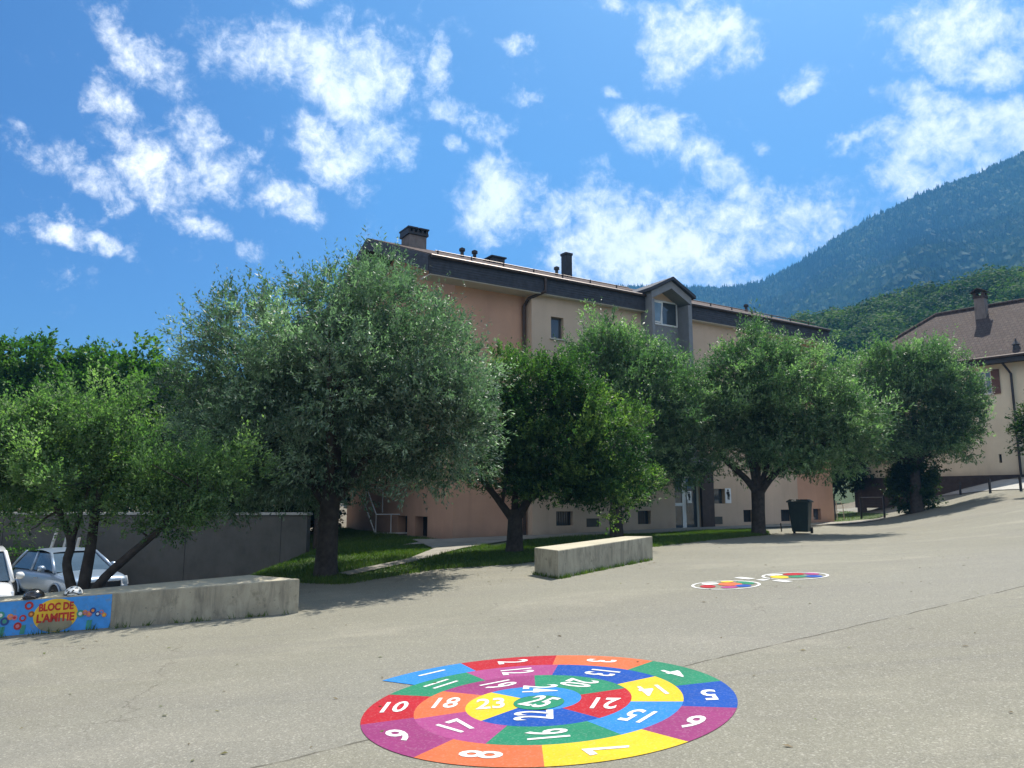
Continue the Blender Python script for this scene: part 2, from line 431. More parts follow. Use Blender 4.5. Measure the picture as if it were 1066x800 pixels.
M['grass'] = leafmat('grass_blades', [(0, (.035, .065, .014)), (.55, (.062, .11, .022)), (1, (.12, .16, .045))], .35)
def edge_weeds(p, q, n, spread):
    k = rng.uniform(0, 1, n); clump_ = np.sin(k * 37) + np.sin(k * 91 + 1) > -.2; k = k[clump_]; n = len(k)
    x = p[0] + (q[0] - p[0]) * k + rng.normal(0, spread, n); y = p[1] + (q[1] - p[1]) * k + rng.normal(0, spread, n); z = gz(x, y) + .012
    a = rng.uniform(0, 6.28, n); w_ = rng.uniform(.004, .010, n); h = rng.uniform(.03, .10, n); dx, dy = np.cos(a) * w_, np.sin(a) * w_; ln = rng.normal(0, .03, (n, 2))
    return np.stack([np.stack([x - dx, y - dy, z], -1), np.stack([x + dx, y + dy, z], -1), np.stack([x + ln[:, 0], y + ln[:, 1], z + h], -1)], 1), rng.uniform(.3, 1, n)
wd_ = [edge_weeds((.85, 13.78), (2.98, 16.5), 1100, .025), edge_weeds((.40, 14.72), (.80, 13.78), 250, .02), edge_weeds((-8.4, 10.55), (-3.1, 11.40), 500, .018)]
le = [(P((318, 606.5))[0], P((360, 608))[0]), (P((360, 608))[0], P((452, 593))[0]), (P((452, 593))[0], P((545, 587))[0]), (P((676, 570))[0], P((740, 562.5))[0]), (P((740, 562.5))[0], P((800, 557))[0])]
wd_ += [edge_weeds(a, b, 2600, .10) for a, b in le]
o = arrmesh('grass', np.concatenate([V1, V2, V3] + [w[0] for w in wd_]), 3, M['grass'], np.concatenate([t1, t2, t3] + [w[1] for w in wd_])); tag(o, 'short green grass of the lawn under the trees', 'grass', kind='stuff')

# dry leaves and bits lying on the asphalt
n = 420; lx = np.concatenate([rng.uniform(-7, 9, n // 2), rng.normal(-1.5, 2.5, n - n // 2)]); ly = np.concatenate([rng.uniform(4.5, 22, n // 2), rng.normal(16.2, 1.6, n - n // 2)])
lz = gz(lx, ly) + .018; la = unit0 = np.stack([np.cos(lx * 91), np.sin(lx * 91), rng.uniform(-.1, .25, n)], -1); lb_ = np.stack([-la[:, 1], la[:, 0], rng.uniform(-.3, .3, n)], -1)
lc = np.stack([lx, ly, lz], -1); ll = rng.uniform(.012, .035, (n, 1)); lw = ll * rng.uniform(.3, .6, (n, 1))
M['litter'] = leafmat('dry_leaf', [(0, (.06, .04, .02)), (.5, (.14, .10, .045)), (1, (.10, .13, .04))], .2)
o = arrmesh('leaf_litter', np.stack([lc - la * ll, lc + lb_ * lw + [0, 0, .004], lc + la * ll, lc - lb_ * lw + [0, 0, .004]], 1), 4, M['litter'], rng.uniform(0, 1, n)); tag(o, 'scattered dry leaves and specks lying on the asphalt', 'leaf litter', kind='stuff')

# ------------------------------------------------------------------ painted number spiral
CX, CY, R0, KK = .183, 6.061, 1.6436, .378
pal = {'lb': (0.020, 0.168, 0.448), 'rd': (0.325, 0.011, 0.020), 'or': (0.493, 0.112, 0.043), 'gr': (0.015, 0.174, 0.092), 'bl': (0.004, 0.056, 0.280), 'mg': (0.213, 0.032, 0.121), 'ye': (0.560, 0.386, 0.020), 'pk': (0.274, 0.048, 0.162)}
cm = {k: road_paint('road_paint_' + n, pal[k]) for k, n in (('lb', 'light_blue'), ('rd', 'red'), ('or', 'orange'), ('gr', 'green'), ('bl', 'blue'), ('mg', 'magenta'), ('ye', 'yellow'), ('pk', 'pink'))}
cols = 'lb rd or gr bl mg ye or mg rd gr pk bl ye lb gr pk or mg gr rd bl ye lb gr'.split()
bnd = [.058, .14, .233, .333, .43, .511, .60, .708, .808, .917, 1.017, 1.128, 1.24, 1.38, 1.494, 1.625, 1.767, 1.91, 2.047, 2.21, 2.41, 2.6, 2.83, 3.08, 3.66]
TILT = lambda x, y: .016 * y + .0574 * x
root = empty('number_spiral', (CX, CY, G(CX, CY)))
tag(root, 'big multicoloured spiral of numbered segments painted on the asphalt', 'ground painting')
def gp(x, y, off): return (x - CX, y - CY, G(x, y) - G(CX, CY) + off)
def polar(r, th): return CX + r * math.cos(th), CY + r * math.sin(th)
CORE = (.20, 6.02, .19)
for k in range(25):
    mb = MB(); num = str(k + 1)
    if k < 24:
        a0, a1 = bnd[k], bnd[k + 1]; nseg = max(6, int((a1 - a0) * 90)); prev = None
        for i in range(nseg + 1):
            ph = a0 + (a1 - a0) * i / nseg; th = R(165) - ph * 2 * math.pi
            ro = R0 - KK * ph; ri = max(R0 - KK * (ph + 1), .16)
            if k == 23 : ri = min(.16, ro - .001)
            po = gp(*polar(ro, th), .0165); pi = gp(*polar(ri, th), .0165)
            if prev: mb.quad(prev[0], po, pi, prev[1])
            prev = (po, pi)
        pm = (a0 + a1) / 2; thm = R(165) - pm * 2 * math.pi
        rm = R0 - KK * (pm + .5)
        if k == 0: rm += .02
        if k == 22: rm = .34
        if k == 23: rm = .355; thm = R(86)
        if k == 21: rm = .36
        nx_, ny_ = polar(rm, thm); rd = thm + math.pi
    else:
        cx_, cy_, cr = CORE; prev = None
        mb.add([gp(cx_ + cr * math.cos(a), cy_ + cr * math.sin(a), .0192) for a in np.linspace(0, 2 * math.pi, 40, endpoint=False)], [tuple(range(40))])
        nx_, ny_ = cx_, cy_; rd = R(-38)
    cell = mb.build('spiral_segment', cm[cols[k]], root)
    cell['label'] = {'lb': 'light blue', 'rd': 'red', 'or': 'orange', 'gr': 'green', 'bl': 'dark blue', 'mg': 'purple', 'ye': 'yellow', 'pk': 'pink'}[cols[k]] + ' segment with the number ' + num
    vs, fs = text_verts(num, .385, .007, .60 if len(num) == 2 else .68)
    ux, uy = math.cos(rd), math.sin(rd)
    nm = MB(); nm.add([gp(nx_ + ux * a - uy * b, ny_ + uy * a + ux * b, .0192 if k < 24 else .0219) for a, b in vs], fs)
    nm.build('numeral', M['paint_w'], cell)

# two small painted rings and dashes
def ring(cx, cy, r, blobs, label):
    rt = empty('painted_circle', (cx, cy, G(cx, cy))); tag(rt, label, 'ground painting', 'small painted circles with coloured dots')
    q = lambda x, y, o: (x, y, G(cx + x, cy + y) - G(cx, cy) + o)
    mb = MB(); n = 48
    for i in range(n):
        a, b = 2 * math.pi * i / n, 2 * math.pi * (i + 1) / n
        mb.quad(q(r * math.cos(a), r * math.sin(a), .018), q(r * math.cos(b), r * math.sin(b), .018), q((r - .04) * math.cos(b), (r - .04) * math.sin(b), .018), q((r - .04) * math.cos(a), (r - .04) * math.sin(a), .018))
    mb.build('ring', M['paint_w'], rt)
    for bx, by, ra, rb, rot, c in blobs:
        mb = MB(); pts = []
        for a in np.linspace(0, 2 * math.pi, 20, endpoint=False):
            x, y = ra * math.cos(a), rb * math.sin(a); pts.append(q(bx + x * math.cos(rot) - y * math.sin(rot), by + x * math.sin(rot) + y * math.cos(rot), .018))
        mb.add(pts, [tuple(range(20))]); mb.build('colour_patch', M['paint_w'] if c == 'w' else cm[c], rt)
ring(3.18, 11.76, .50, [(-.17, .24, .13, .13, .2, 'w'), (-.28, -.06, .11, .16, 0, 'rd'), (.08, .06, .17, .2, .3, 'or'), (.12, .36, .10, .09, 0, 'ye'), (-.02, -.27, .12, .12, 0, 'pk'), (.33, .13, .11, .2, .2, 'gr'), (.2, -.2, .11, .14, .2, 'bl')], 'nearer of the two small painted circles, with an orange patch in the middle')
ring(4.44, 12.38, .50, [(-.22, .27, .13, .1, .2, 'w'), (-.26, -.05, .13, .2, 0, 'ye'), (.06, .22, .17, .16, .3, 'rd'), (.0, -.1, .14, .14, 0, 'gr'), (.32, .13, .1, .16, 0, 'pk'), (.22, -.2, .12, .15, .2, 'bl')], 'farther of the two small painted circles, yellow on its left side')
for i, (a, b, l) in enumerate([((767, 602.5), (783, 604), 'white painted dash farthest to the left between the two painted circles'), ((790, 604.6), (798, 605.3), 'shortest white painted dash, between the other two dashes'), ((807, 605.4), (822, 607), 'white painted dash just in front of the farther painted circle')]):
    p, q = gnd(*a), gnd(*b); d = Vector((q[0] - p[0], q[1] - p[1])).normalized(); nn = (-d.y * .07, d.x * .07)
    o = drape('painted_dash', [(p[0] - nn[0], p[1] - nn[1]), (q[0] - nn[0], q[1] - nn[1]), (q[0] + nn[0], q[1] + nn[1]), (p[0] + nn[0], p[1] + nn[1])], M['paint_w'], .018, .5, None)
    tag(o, l, 'road marking', 'white dashes between the painted circles')

# ------------------------------------------------------------------ concrete blocks
def block(name, poly, h, mat, label):
    x0, y0 = poly[0]; rt = empty(name, (x0, y0, G(x0, y0))); tag(rt, label, 'concrete block')
    mb = MB(); z0 = G(x0, y0)
    mb.prism([(x - x0, y - y0) for x, y in poly], [G(x, y) - z0 - .1 for x, y in poly], [G(x, y) - z0 + h for x, y in poly])
    mb.build('body', mat, rt, .018); return rt
FL, FR, BR, BL = (-8.6, 10.57), (-3.08, 11.46), (-4.15, 12.5), (-8.6, 10.95)
blk = block('mural_block', [FL, FR, BR, BL], .49, M['block'], 'long low wedge shaped concrete block with a painted mural at its left end')
block('plain_block', [(.81, 13.8), (2.97, 16.55), (2.45, 17.0), (.42, 14.75)], .50, M['block_b'], 'bare concrete block beside the lawn, with streaked unpainted sides')

# mural on the front face
bz0 = G(*FL)
fd = Vector((FR[0] - FL[0], FR[1] - FL[1])).normalized(); fnrm = Vector((fd.y, -fd.x))
def face_pt(s, h, off):    # s metres along the front from FL
    x = FL[0] + fd.x * s + fnrm.x * off; y = FL[1] + fd.y * s + fnrm.y * off
    return (x - FL[0], y - FL[1], G(x, y) - bz0 + h)
def s_of(px):
    best = min(np.linspace(0, 5.6, 600), key=lambda s: abs((FL[0] + fd.x * s) / (CP * (FL[1] + fd.y * s) - .2) - (px - 533) / F)); return float(best)
def mural_paint(name, c):
    m, t, b = newmat(name); v = objco(t); n = t.noise(v, 5, 5, .6)
    c_ = t.ramp(n, [(.3, tuple(x * .75 for x in c)), (.7, tuple(min(1, x * 1.1) for x in c))])
    sepz = t.node('ShaderNodeSeparateXYZ'); t.link(v, sepz.inputs[0])
    wear = t.math('MULTIPLY', t.sstep(t.noise(v, 8, 5, .7), .58, .68), .55)
    t.link(t.mix(wear, c_, (.22, .21, .17)), b.inputs['Base Color']); b.inputs['Roughness'].default_value = .75; return m
MP = {k: mural_paint('mural_' + k, c) for k, c in dict(blue=(.06, .30, .72), yellow=(.80, .50, .03), red=(.50, .03, .02), brown=(.30, .10, .02), green=(.06, .30, .22), white=(.7, .72, .7), orange=(.75, .28, .06), pink=(.6, .2, .25), navy=(.03, .07, .25)).items()}
sm1 = s_of(117)
def face_strip(s0, s1, h0, h1, off, n=12, slant=0):
    mb = MB()
    for i in range(n):
        a, b = s0 + (s1 - s0) * i / n, s0 + (s1 - s0) * (i + 1) / n
        mb.quad(face_pt(a, h0, off), face_pt(b, h0, off), face_pt(b, h1, off), face_pt(a, h1, off))
    return mb
mural = face_strip(.0, sm1, .02, .472, .004).build('mural', MP['blue'], blk)
mural['label'] = 'bright blue mural with a yellow disc and red lettering'
def face_disc(s, h, rx, rz, off, hmin=-9):
    pts = [(s + rx * math.cos(a), max(hmin, h + rz * math.sin(a))) for a in np.linspace(0, 2 * math.pi, 28, endpoint=False)]
    return MB().add([face_pt(a, b, off) for a, b in pts], [tuple(range(28))])
ss = s_of(59.5); face_disc(ss, .245, .285, .222, .007).build('sun_disc', MP['yellow'], mural)
face_disc(ss, .12, .22, .09, .0085).build('bare_patch', mural_paint('bare_concrete', (.27, .24, .15)), mural)
def face_text(body, s, h, size, sx, m, rot=0):
    vs, fs = text_verts(body, size, .006, sx)
    c, d = math.cos(rot), math.sin(rot)
    MB().add([face_pt(s + a * c - b * d, h + a * d + b * c, .0105) for a, b in vs], fs).build('lettering', m, mural)
face_text('BLOC DE', ss + .0, .355, .135, .80, MP['red'])
face_text("L'AMITIE", ss + .0, .21, .15, .86, MP['red'])
def flower(px, h, r, c, cc='white'):
    s = s_of(px); face_disc(s, h, r, r, .0095).build('flower', MP[c], mural); face_disc(s, h, r * .5, r * .5, .012).build('flower_centre', MP[cc], mural)
for px, h, r, c, cc in [(2.5, .30, .05, 'green', 'white'), (7, .215, .055, 'navy', 'green'), (12.5, .27, .04, 'orange', 'pink'), (17, .255, .035, 'pink', 'red'), (21, .14, .05, 'red', 'pink'), (25.5, .24, .045, 'red', 'blue'), (31, .40, .055, 'red', 'blue'), (34.5, .285, .04, 'brown', 'orange'),
                        (85, .24, .05, 'green', 'white'), (89.5, .25, .035, 'orange', 'pink'), (94, .23, .04, 'pink', 'orange'), (98, .27, .04, 'navy', 'orange'), (103, .22, .035, 'navy', 'white'), (107, .24, .03, 'pink', 'blue'), (110, .20, .03, 'orange', 'yellow')]:
    flower(px, h, r, c, cc)
for px in (1, 4, 6, 25, 27, 93, 96):
    s = s_of(px); MB().add([face_pt(s - .015, .03, .009), face_pt(s + .015, .03, .009), face_pt(s + .03, .15, .009), face_pt(s - .005, .14, .009)], [(0, 1, 2, 3)]).build('leaf_stroke', MP['green'], mural)

# helmets lying on the block
def helmet(x, y, r, mat, label, holes, rz):
    z = G(x, y) + .487; rt = empty('helmet', (x, y, z), rz); tag(rt, label, 'helmet')
    mb = MB(); prof = [(r * math.cos(a), r * .92 * math.sin(a)) for a in np.linspace(0, math.pi / 2 * .98, 10)]
    prof = [(r * .97, 0)] + [(q[0], q[1] + .012) for q in prof]
    mb.lathe(prof, 28); sh = mb.build('shell', mat, rt, smooth=True); sh.scale = (1, 1.12, 1)
    for az, el in holes:
        a, e = R(az), R(el); d = Vector((math.cos(a) * math.cos(e), 1.12 * math.sin(a) * math.cos(e), .92 * math.sin(e))); c = d * (r * 1.005); c.z += .012
        n = Vector((math.cos(a) * math.cos(e), math.sin(a) * math.cos(e) / 1.12, math.sin(e))).normalized(); u = n.orthogonal().normalized(); w = n.cross(u)
        MB().add([c + n * .002 + u * .02 * math.cos(k) + w * .011 * math.sin(k) for k in np.linspace(0, 6.283, 12, endpoint=False)], [tuple(range(12))]).build('vent', M['void'], rt)
    pts = [Vector((r * 1.0 * math.cos(a), 1.12 * r * math.sin(a), .01 + max(0, .03 * math.sin(-a * 2 - 1)))) for a in np.linspace(0, 2 * math.pi, 25)]
    MB().tube(pts, .008, 6).build('rim', M['blackplastic'], rt)
    MB().tube([(-r * .5, -r * .9, .01), (-.02, -r * 1.25, -.004), (.03, -r * 1.2, -.004), (r * .5, -r * .9, .01)], .006, 5).build('chin_strap', M['blackplastic'], rt)
helmet(-6.16, 10.97 + .15, .115, M['helmet_w'], 'small white domed helmet with dark vent holes on the painted end of the block', [(-120, 30), (-70, 28), (-95, 58), (-40, 50), (-150, 52), (-20, 25), (-100, 20)], .1)
helmet(-6.64, 10.88 + .12, .125, M['helmet_b'], 'glossy black helmet left of the white helmet on the painted block', [(-120, 35), (-60, 35), (-90, 65)], -.2)

# ------------------------------------------------------------------ apartment building (local axes: x along the facade, y into the depth)
A_ = math.atan2(.534, .845); CO = (-1.95, 25.6); BZ = .30
bl = empty('apartment_building', (CO[0], CO[1], BZ), A_)
tag(bl, 'large peach and orange apartment building with dark slate eaves behind the row of trees', 'building')
UD = np.array([math.cos(A_), math.sin(A_)]); VD = np.array([-UD[1], UD[0]])
def fac(px, py, v):
    d = ray(px, py); c = np.array(CO); t = ((c @ VD) + v) / (d[:2] @ VD); p = d[:2] * t
    return float((p - c) @ UD), float(HC + d[2] * t - BZ)
def gab(px, py, u=0):
    d = ray(px, py); c = np.array(CO); t = ((c @ UD) + u) / (d[:2] @ UD); p = d[:2] * t
    return float((p - c) @ VD), float(HC + d[2] * t - BZ)
L, D, VB = fac(868, 530, 0)[0], 9.8, -.45
ZE = 8.95      # wall top under eave
UA, UC = 2.85, fac(832, 540, VB)[0]
def wall_holes(mb, w0, w1, z0, z1, holes, fn, depth):
    """wall in the (w,z) plane with rectangular openings and reveals; fn(w,z,d)->xyz, d = depth inwards"""
    ws = sorted({w0, w1, *[h[0] for h in holes], *[h[1] for h in holes]}); zs = sorted({z0, z1, *[h[2] for h in holes], *[h[3] for h in holes]})
    for a, b in zip(ws, ws[1:]):
        for c, d in zip(zs, zs[1:]):
            if any(h[0] <= (a + b) / 2 <= h[1] and h[2] <= (c + d) / 2 <= h[3] for h in holes): continue
            mb.quad(fn(a, c, 0), fn(b, c, 0), fn(b, d, 0), fn(a, d, 0))
    for a, b, c, d in holes:
        for p, q in (((a, c), (b, c)), ((b, c), (b, d)), ((b, d), (a, d)), ((a, d), (a, c))):
            mb.quad(fn(*p, 0), fn(*q, 0), fn(*q, depth), fn(*p, depth))
def rect(px0, px1, py0, py1, v):
    u0, z1 = fac(px0, py0, v); u1, _ = fac(px1, py0, v); _, z0 = fac(px0, py1, v)
    return [u0, u1, z0, z1]
upper = rect(573.5, 586.5, 329.5, 352, VB)
upper2 = rect(642, 650, 341, 362, VB)
base_w = [rect(a, b, 536.5, 546.5, VB) for a, b in ((579, 596.5), (634, 650), (664, 677.5))] + [rect(a, b, 535, 543.8, VB) for a, b in ((774, 784.5), (813, 825))]
base_w = [[a, b, .48, .98] for a, b, c, d in base_w]
door = rect(702.5, 729, 512, 545, VB); door[2] = .06; door[3] = 2.35
panel = rect(743, 754, 509, 524.5, VB)
mid = [rect(a, b, 430, 455, VB) for a, b in ((572, 586), (640, 655), (752, 764), (790, 803))]   # storey behind the crowns
mid = [[a, b, 4.2, 5.5] for a, b, c, d in mid]
hB = [upper, upper2] + base_w + [door, panel] + mid
fB = lambda w, z, d: (w, VB + d, z)
mb = MB(); wall_holes(mb, UA, UC, -1, ZE, hB, fB, .22)
mb.quad((UA, VB, -1), (UA, 0, -1), (UA, 0, ZE), (UA, VB, ZE)).quad((UC, VB, -1), (UC, 0, -1), (UC, 0, ZE), (UC, VB, ZE))
mb.build('peach_wall', M['peach'], bl)
mb = MB()
mb.quad((0, 0, -1), (UA, 0, -1), (UA, 0, ZE + .3), (0, 0, ZE + .3))
baseC = [fac(847, 540, 0)[0], fac(855, 540, 0)[0], .5, 1.0]
wall_holes(mb, UC, L, -1, ZE, [baseC], lambda w, z, d: (w, d, z), .22)
# gable walls
gz_top = lambda v: ZE + .3 + .39 * (min(v, D - v) + .2)
v0, zz = gab(445, 541); v1, _ = gab(432, 541); v2, _ = gab(424, 541); v3, _ = gab(414, 541)
hg = [[v0, v1, -.05, .80], [v2, v3, .0, .80]]
wall_holes(mb, 0, D, -1, 8.6, hg, lambda w, z, d: (d, w, z), .35)
pts = [(0, 8.6), (D, 8.6), (D, gz_top(D)), (D / 2, gz_top(D / 2)), (0, gz_top(0))]
mb.add([(0, a, b) for a, b in pts], [(0, 1, 2, 3, 4)]).add([(L, a, b) for a, b in [(0, -1), (D, -1), (D, gz_top(D)), (D / 2, gz_top(D / 2)), (0, gz_top(0))]], [(0, 1, 2, 3, 4)])
mb.quad((0, D, -1), (L, D, -1), (L, D, ZE), (0, D, ZE))
ow = mb.build('orange_wall', M['orange'], bl)
for i, (a, b, c, d) in enumerate(base_w):
    f = MB(); f.box(a, b, VB + .16, VB + .18, c, d); w = f.build('basement_window', M['glass'], bl)
    g = MB()
    for q in np.linspace(a, b, 8)[1:-1]: g.box(q - .01, q + .01, VB + .12, VB + .14, c, d)
    g.build('window_grille', M['metal_dk'], w)
MB().box(baseC[0], baseC[1], .16, .18, baseC[2], baseC[3]).build('basement_window', M['glass'], bl)
for a, b, c, d in hg: MB().box(.33, .36, a, b, c, d).build('basement_opening', M['void'], bl)
# vent grilles
for px in (617, 747):
    u, _ = fac(px, 545, VB); MB().box(u - .28, u + .28, VB - .015, VB + .01, .42, .72).build('vent_grille', M['retain'], bl)
def window(u0, u1, z0, z1, v, frm, gl, mull=True, name='window', sill=True):
    f = MB(); t = .06
    f.box(u0, u1, v, v + .05, z0, z0 + t).box(u0, u1, v, v + .05, z1 - t, z1).box(u0, u0 + t, v, v + .05, z0 + t, z1 - t).box(u1 - t, u1, v, v + .05, z0 + t, z1 - t)
    if mull: f.box((u0 + u1) / 2 - .03, (u0 + u1) / 2 + .03, v, v + .05, z0 + t, z1 - t)
    w = f.build(name, frm, bl)
    MB().box(u0 + t, u1 - t, v + .025, v + .035, z0 + t, z1 - t).build('pane', gl, w)
    if sill: MB().box(u0 - .05, u1 + .05, v - .2, v - .003, z0 - .05, z0 - .003).build('sill', M['soffit'], w)
    return w
for h in [upper, upper2] + mid: window(*h[:4], VB + .14, M['frame_dk'], M['glass'], h in mid)
# stair tower
TU0, TU1 = fac(681, 400, -1.1)[0], fac(723, 400, -1.1)[0]; TV = -1.1
zL = fac(681, 302, TV)[1]; zP = fac(700, 290.5, TV)[1]; zW0 = fac(690, 339, -.5)[1]; zW1 = fac(690, 313.5, -.5)[1]
um = (TU0 + TU1) / 2; zE2 = zL - .05
fin = MB()
fin.box(TU0, TU0 + .14, TV, VB + .0, 3.0, zE2 - .3).box(TU1 - .2, TU1, TV, VB + .0, 3.0, zE2 - .3)
rise = (zP - .1 - zE2)
for s0, s1, e in ((TU0, um, 0), (um, TU1, 1)):
    za, zb = (zE2, zE2 + rise) if e == 0 else (zE2 + rise, zE2)
    fin.add([(s0, TV, za - .3), (s1, TV, zb - .3), (s1, TV, zb), (s0, TV, za), (s0, VB, za - .3), (s1, VB, zb - .3), (s1, VB, zb), (s0, VB, za)], [(0, 1, 2, 3), (7, 6, 5, 4), (0, 4, 5, 1), (3, 2, 6, 7), (0, 3, 7, 4), (1, 5, 6, 2)])
fin.build('tower_frame', M['greyclad'], bl)
# dormer cheeks and face rising above the eave, panel under the window
ck = MB(); ck.add([(TU0 + .14, VB - .02, zW1 + .02), (TU1 - .2, VB - .02, zW1 + .02), (TU1 - .2, VB - .02, zE2 - .05), (um, VB - .02, zE2 + rise - .1), (TU0 + .14, VB - .02, zE2 - .05)], [(0, 1, 2, 3, 4)])
ck.build('dormer_gable', M['peach'], bl)
ck = MB(); ck.quad((TU0, VB, ZE - .4), (TU0, 4.2, ZE - .4), (TU0, 4.2, zE2), (TU0, VB, zE2)).quad((TU1, VB, ZE - .4), (TU1, 4.2, ZE - .4), (TU1, 4.2, zE2), (TU1, VB, zE2))
ck.build('dormer_cheek', M['greyclad'], bl)
MB().box(TU0 + .14, TU1 - .2, VB - .05, VB - .01, 2.9, zW0 - .02).build('tower_panel', M['greyclad'], bl)
w = window(TU0 + .2, TU1 - .22, zW0, zW1, VB - .06, M['frame'], M['glass'], True, 'stair_window', False)
s = MB(); a, b = TU0 + .27, um - .04; t = .06
for x0, x1, z0, z1 in ((a, b, zW0 + .08, zW0 + .14), (a, b, zW1 - .14, zW1 - .08), (a, a + t, zW0 + .14, zW1 - .14), (b - t, b, zW0 + .14, zW1 - .14)): s.box(x0, x1, -.02, .02, z0 - zW0, z1 - zW0)
sash = s.build('tilted_sash', M['frame'], w); sash.location = (0, VB - .04, zW0); sash.rotation_euler = (R(-3), R(0), 0)
sash.rotation_euler = (R(7), 0, 0)
MB().box(a + t, b - t, -.005, .005, .14, zW1 - zW0 - .14).build('sash_pane', M['glass_lt'], sash)
# dormer roof (ridge runs into the main roof)
dr = MB(); ov = .14
for s0, s1, z0, z1 in ((TU0 - ov, um, zE2 - .03, zE2 + rise + .03), (TU1 + ov, um, zE2 - .03, zE2 + rise + .03)):
    dr.slab([(s0, TV - .12, z0), (s1, TV - .12, z1), (s1, 4.4, z1), (s0, 4.4, z0)], (0, 0, .13))
dr.build('dormer_roof', M['slate'], bl)
# main roof
OU, OV = 1.32, .72; SL = .393
zr0 = fac(458, 268, -OV)[1] - .02
RU1 = max(fac(861.5, 352, -OV)[0], L - .6)
ridge_z = zr0 + SL * (D / 2 + OV)
rf = MB()
for sgn in (0, 1):
    e = -OV if sgn == 0 else D + OV
    if sgn: rf.slab([(-OU, e, zr0), (RU1, e, zr0), (RU1, D / 2, ridge_z), (-OU, D / 2, ridge_z)], (0, 0, .09)); continue
    zm = zr0 + SL * (1.0 + OV)
    for a, b in ((-OU, TU0), (TU1, RU1)): rf.slab([(a, e, zr0), (b, e, zr0), (b, 1.0, zm), (a, 1.0, zm)], (0, 0, .09))
    rf.slab([(-OU, 1.0, zm), (RU1, 1.0, zm), (RU1, D / 2, ridge_z), (-OU, D / 2, ridge_z)], (0, 0, .09))
roof = rf.build('roof', M['tile'], bl)
hb = fac(450, 285, -OV)[1]
fa = MB(); fa.box(-OU + .003, TU0 - .003, -OV + .003, -OV + .10, hb, zr0 - .04).box(TU1 + .003, RU1 - .003, -OV + .003, -OV + .10, hb, zr0 - .04).box(-OU + .003, RU1 - .003, D + OV - .1, D + OV - .003, hb, zr0 - .04)
eaves = fa.build('eaves_fascia', M['slate'], bl)
for k in range(5):
    z = hb + (k + .5) * (zr0 - hb - .04) / 5 - .06
    pass
gv = MB()      # cladding boards, one row overlapping the next
nrow = 6; hh = (zr0 - hb - .05) / nrow
for k in range(nrow):
    z = hb + k * hh
    for a, b in ((-OU, TU0 - .003), (TU1 + .003, RU1)): gv.add([(a, -OV - .020, z), (b, -OV - .020, z), (b, -OV - .004, z + hh * 1.02), (a, -OV - .004, z + hh * 1.02), (a, -OV, z), (b, -OV, z)], [(0, 1, 2, 3), (0, 4, 5, 1)])
gv.build('slate_boards', M['slate'], eaves)
vfs = []
for u in (-OU - .05, RU1):
    ve = MB(); vfs.append(ve)
    for e in (0, 1):
        s0 = -OV if e == 0 else D + OV
        lo = hb if e == 0 else hb
        dep = .42
        ve.add([(u, s0, zr0 - dep - .1), (u, D / 2, ridge_z - dep + .05), (u, D / 2, ridge_z + .06), (u, s0, zr0 + .06), (u + .05, s0, zr0 - dep - .1), (u + .05, D / 2, ridge_z - dep + .05), (u + .05, D / 2, ridge_z + .06), (u + .05, s0, zr0 + .06)], [(0, 1, 2, 3), (7, 6, 5, 4), (0, 4, 5, 1), (3, 2, 6, 7), (0, 3, 7, 4), (1, 5, 6, 2)])
vg = vfs[0].build('verge_fascia', M['slate'], bl); vfs[1].build('verge_fascia', M['slate'], bl)
vb = MB()
for k in range(5):
    f0, f1 = k / 5, (k + 1.05) / 5; bot = zr0 - .52; hgt = .55
    vb.add([(-OU - .075, -OV, bot + f0 * hgt), (-OU - .075, D / 2, ridge_z - .37 + f0 * .40), (-OU - .055, D / 2, ridge_z - .37 + f1 * .40), (-OU - .055, -OV, bot + f1 * hgt)], [(0, 1, 2, 3)])
vb.build('slate_boards', M['slate'], vg)
so = MB(); so.box(-OU + .01, TU0 - .003, -OV + .01, 0.0, hb - .035, hb - .003).box(TU1 + .003, RU1 - .01, -OV + .01, 0.0, hb - .035, hb - .003); so.box(-OU + .01, RU1 - .01, D, D + OV - .01, hb - .035, hb - .003)
so.build('soffit', M['soffit'], bl)
so = MB(); so.slab([(-OU, 0, zr0 + SL * OV - .35), (-.0, 0, zr0 + SL * OV - .35), (0, D / 2, ridge_z - .35), (-OU, D / 2, ridge_z - .35)], (0, 0, .03)); so.build('verge_soffit', M['soffit'], bl)
gu = MB(); gu.tube([(-OU, -OV - .07, zr0 + .0), (TU0 - .05, -OV - .07, zr0)], .065, 10).tube([(TU1 + .05, -OV - .07, zr0), (RU1, -OV - .07, zr0)], .065, 10)
gu.build('gutter', M['brownmetal'], bl)
pu = fac(545.5, 400, -.12)[0]
dp = MB(); dp.tube([(pu + .5, -OV - .06, zr0 - .05), (pu + .5, -OV - .06, hb + .05), (pu + .05, -.35, hb - .18), (pu, -.13, hb - .42), (pu, -.13, -.3)], .06, 10)
dp.build('downpipe', M['brownmetal'], bl)
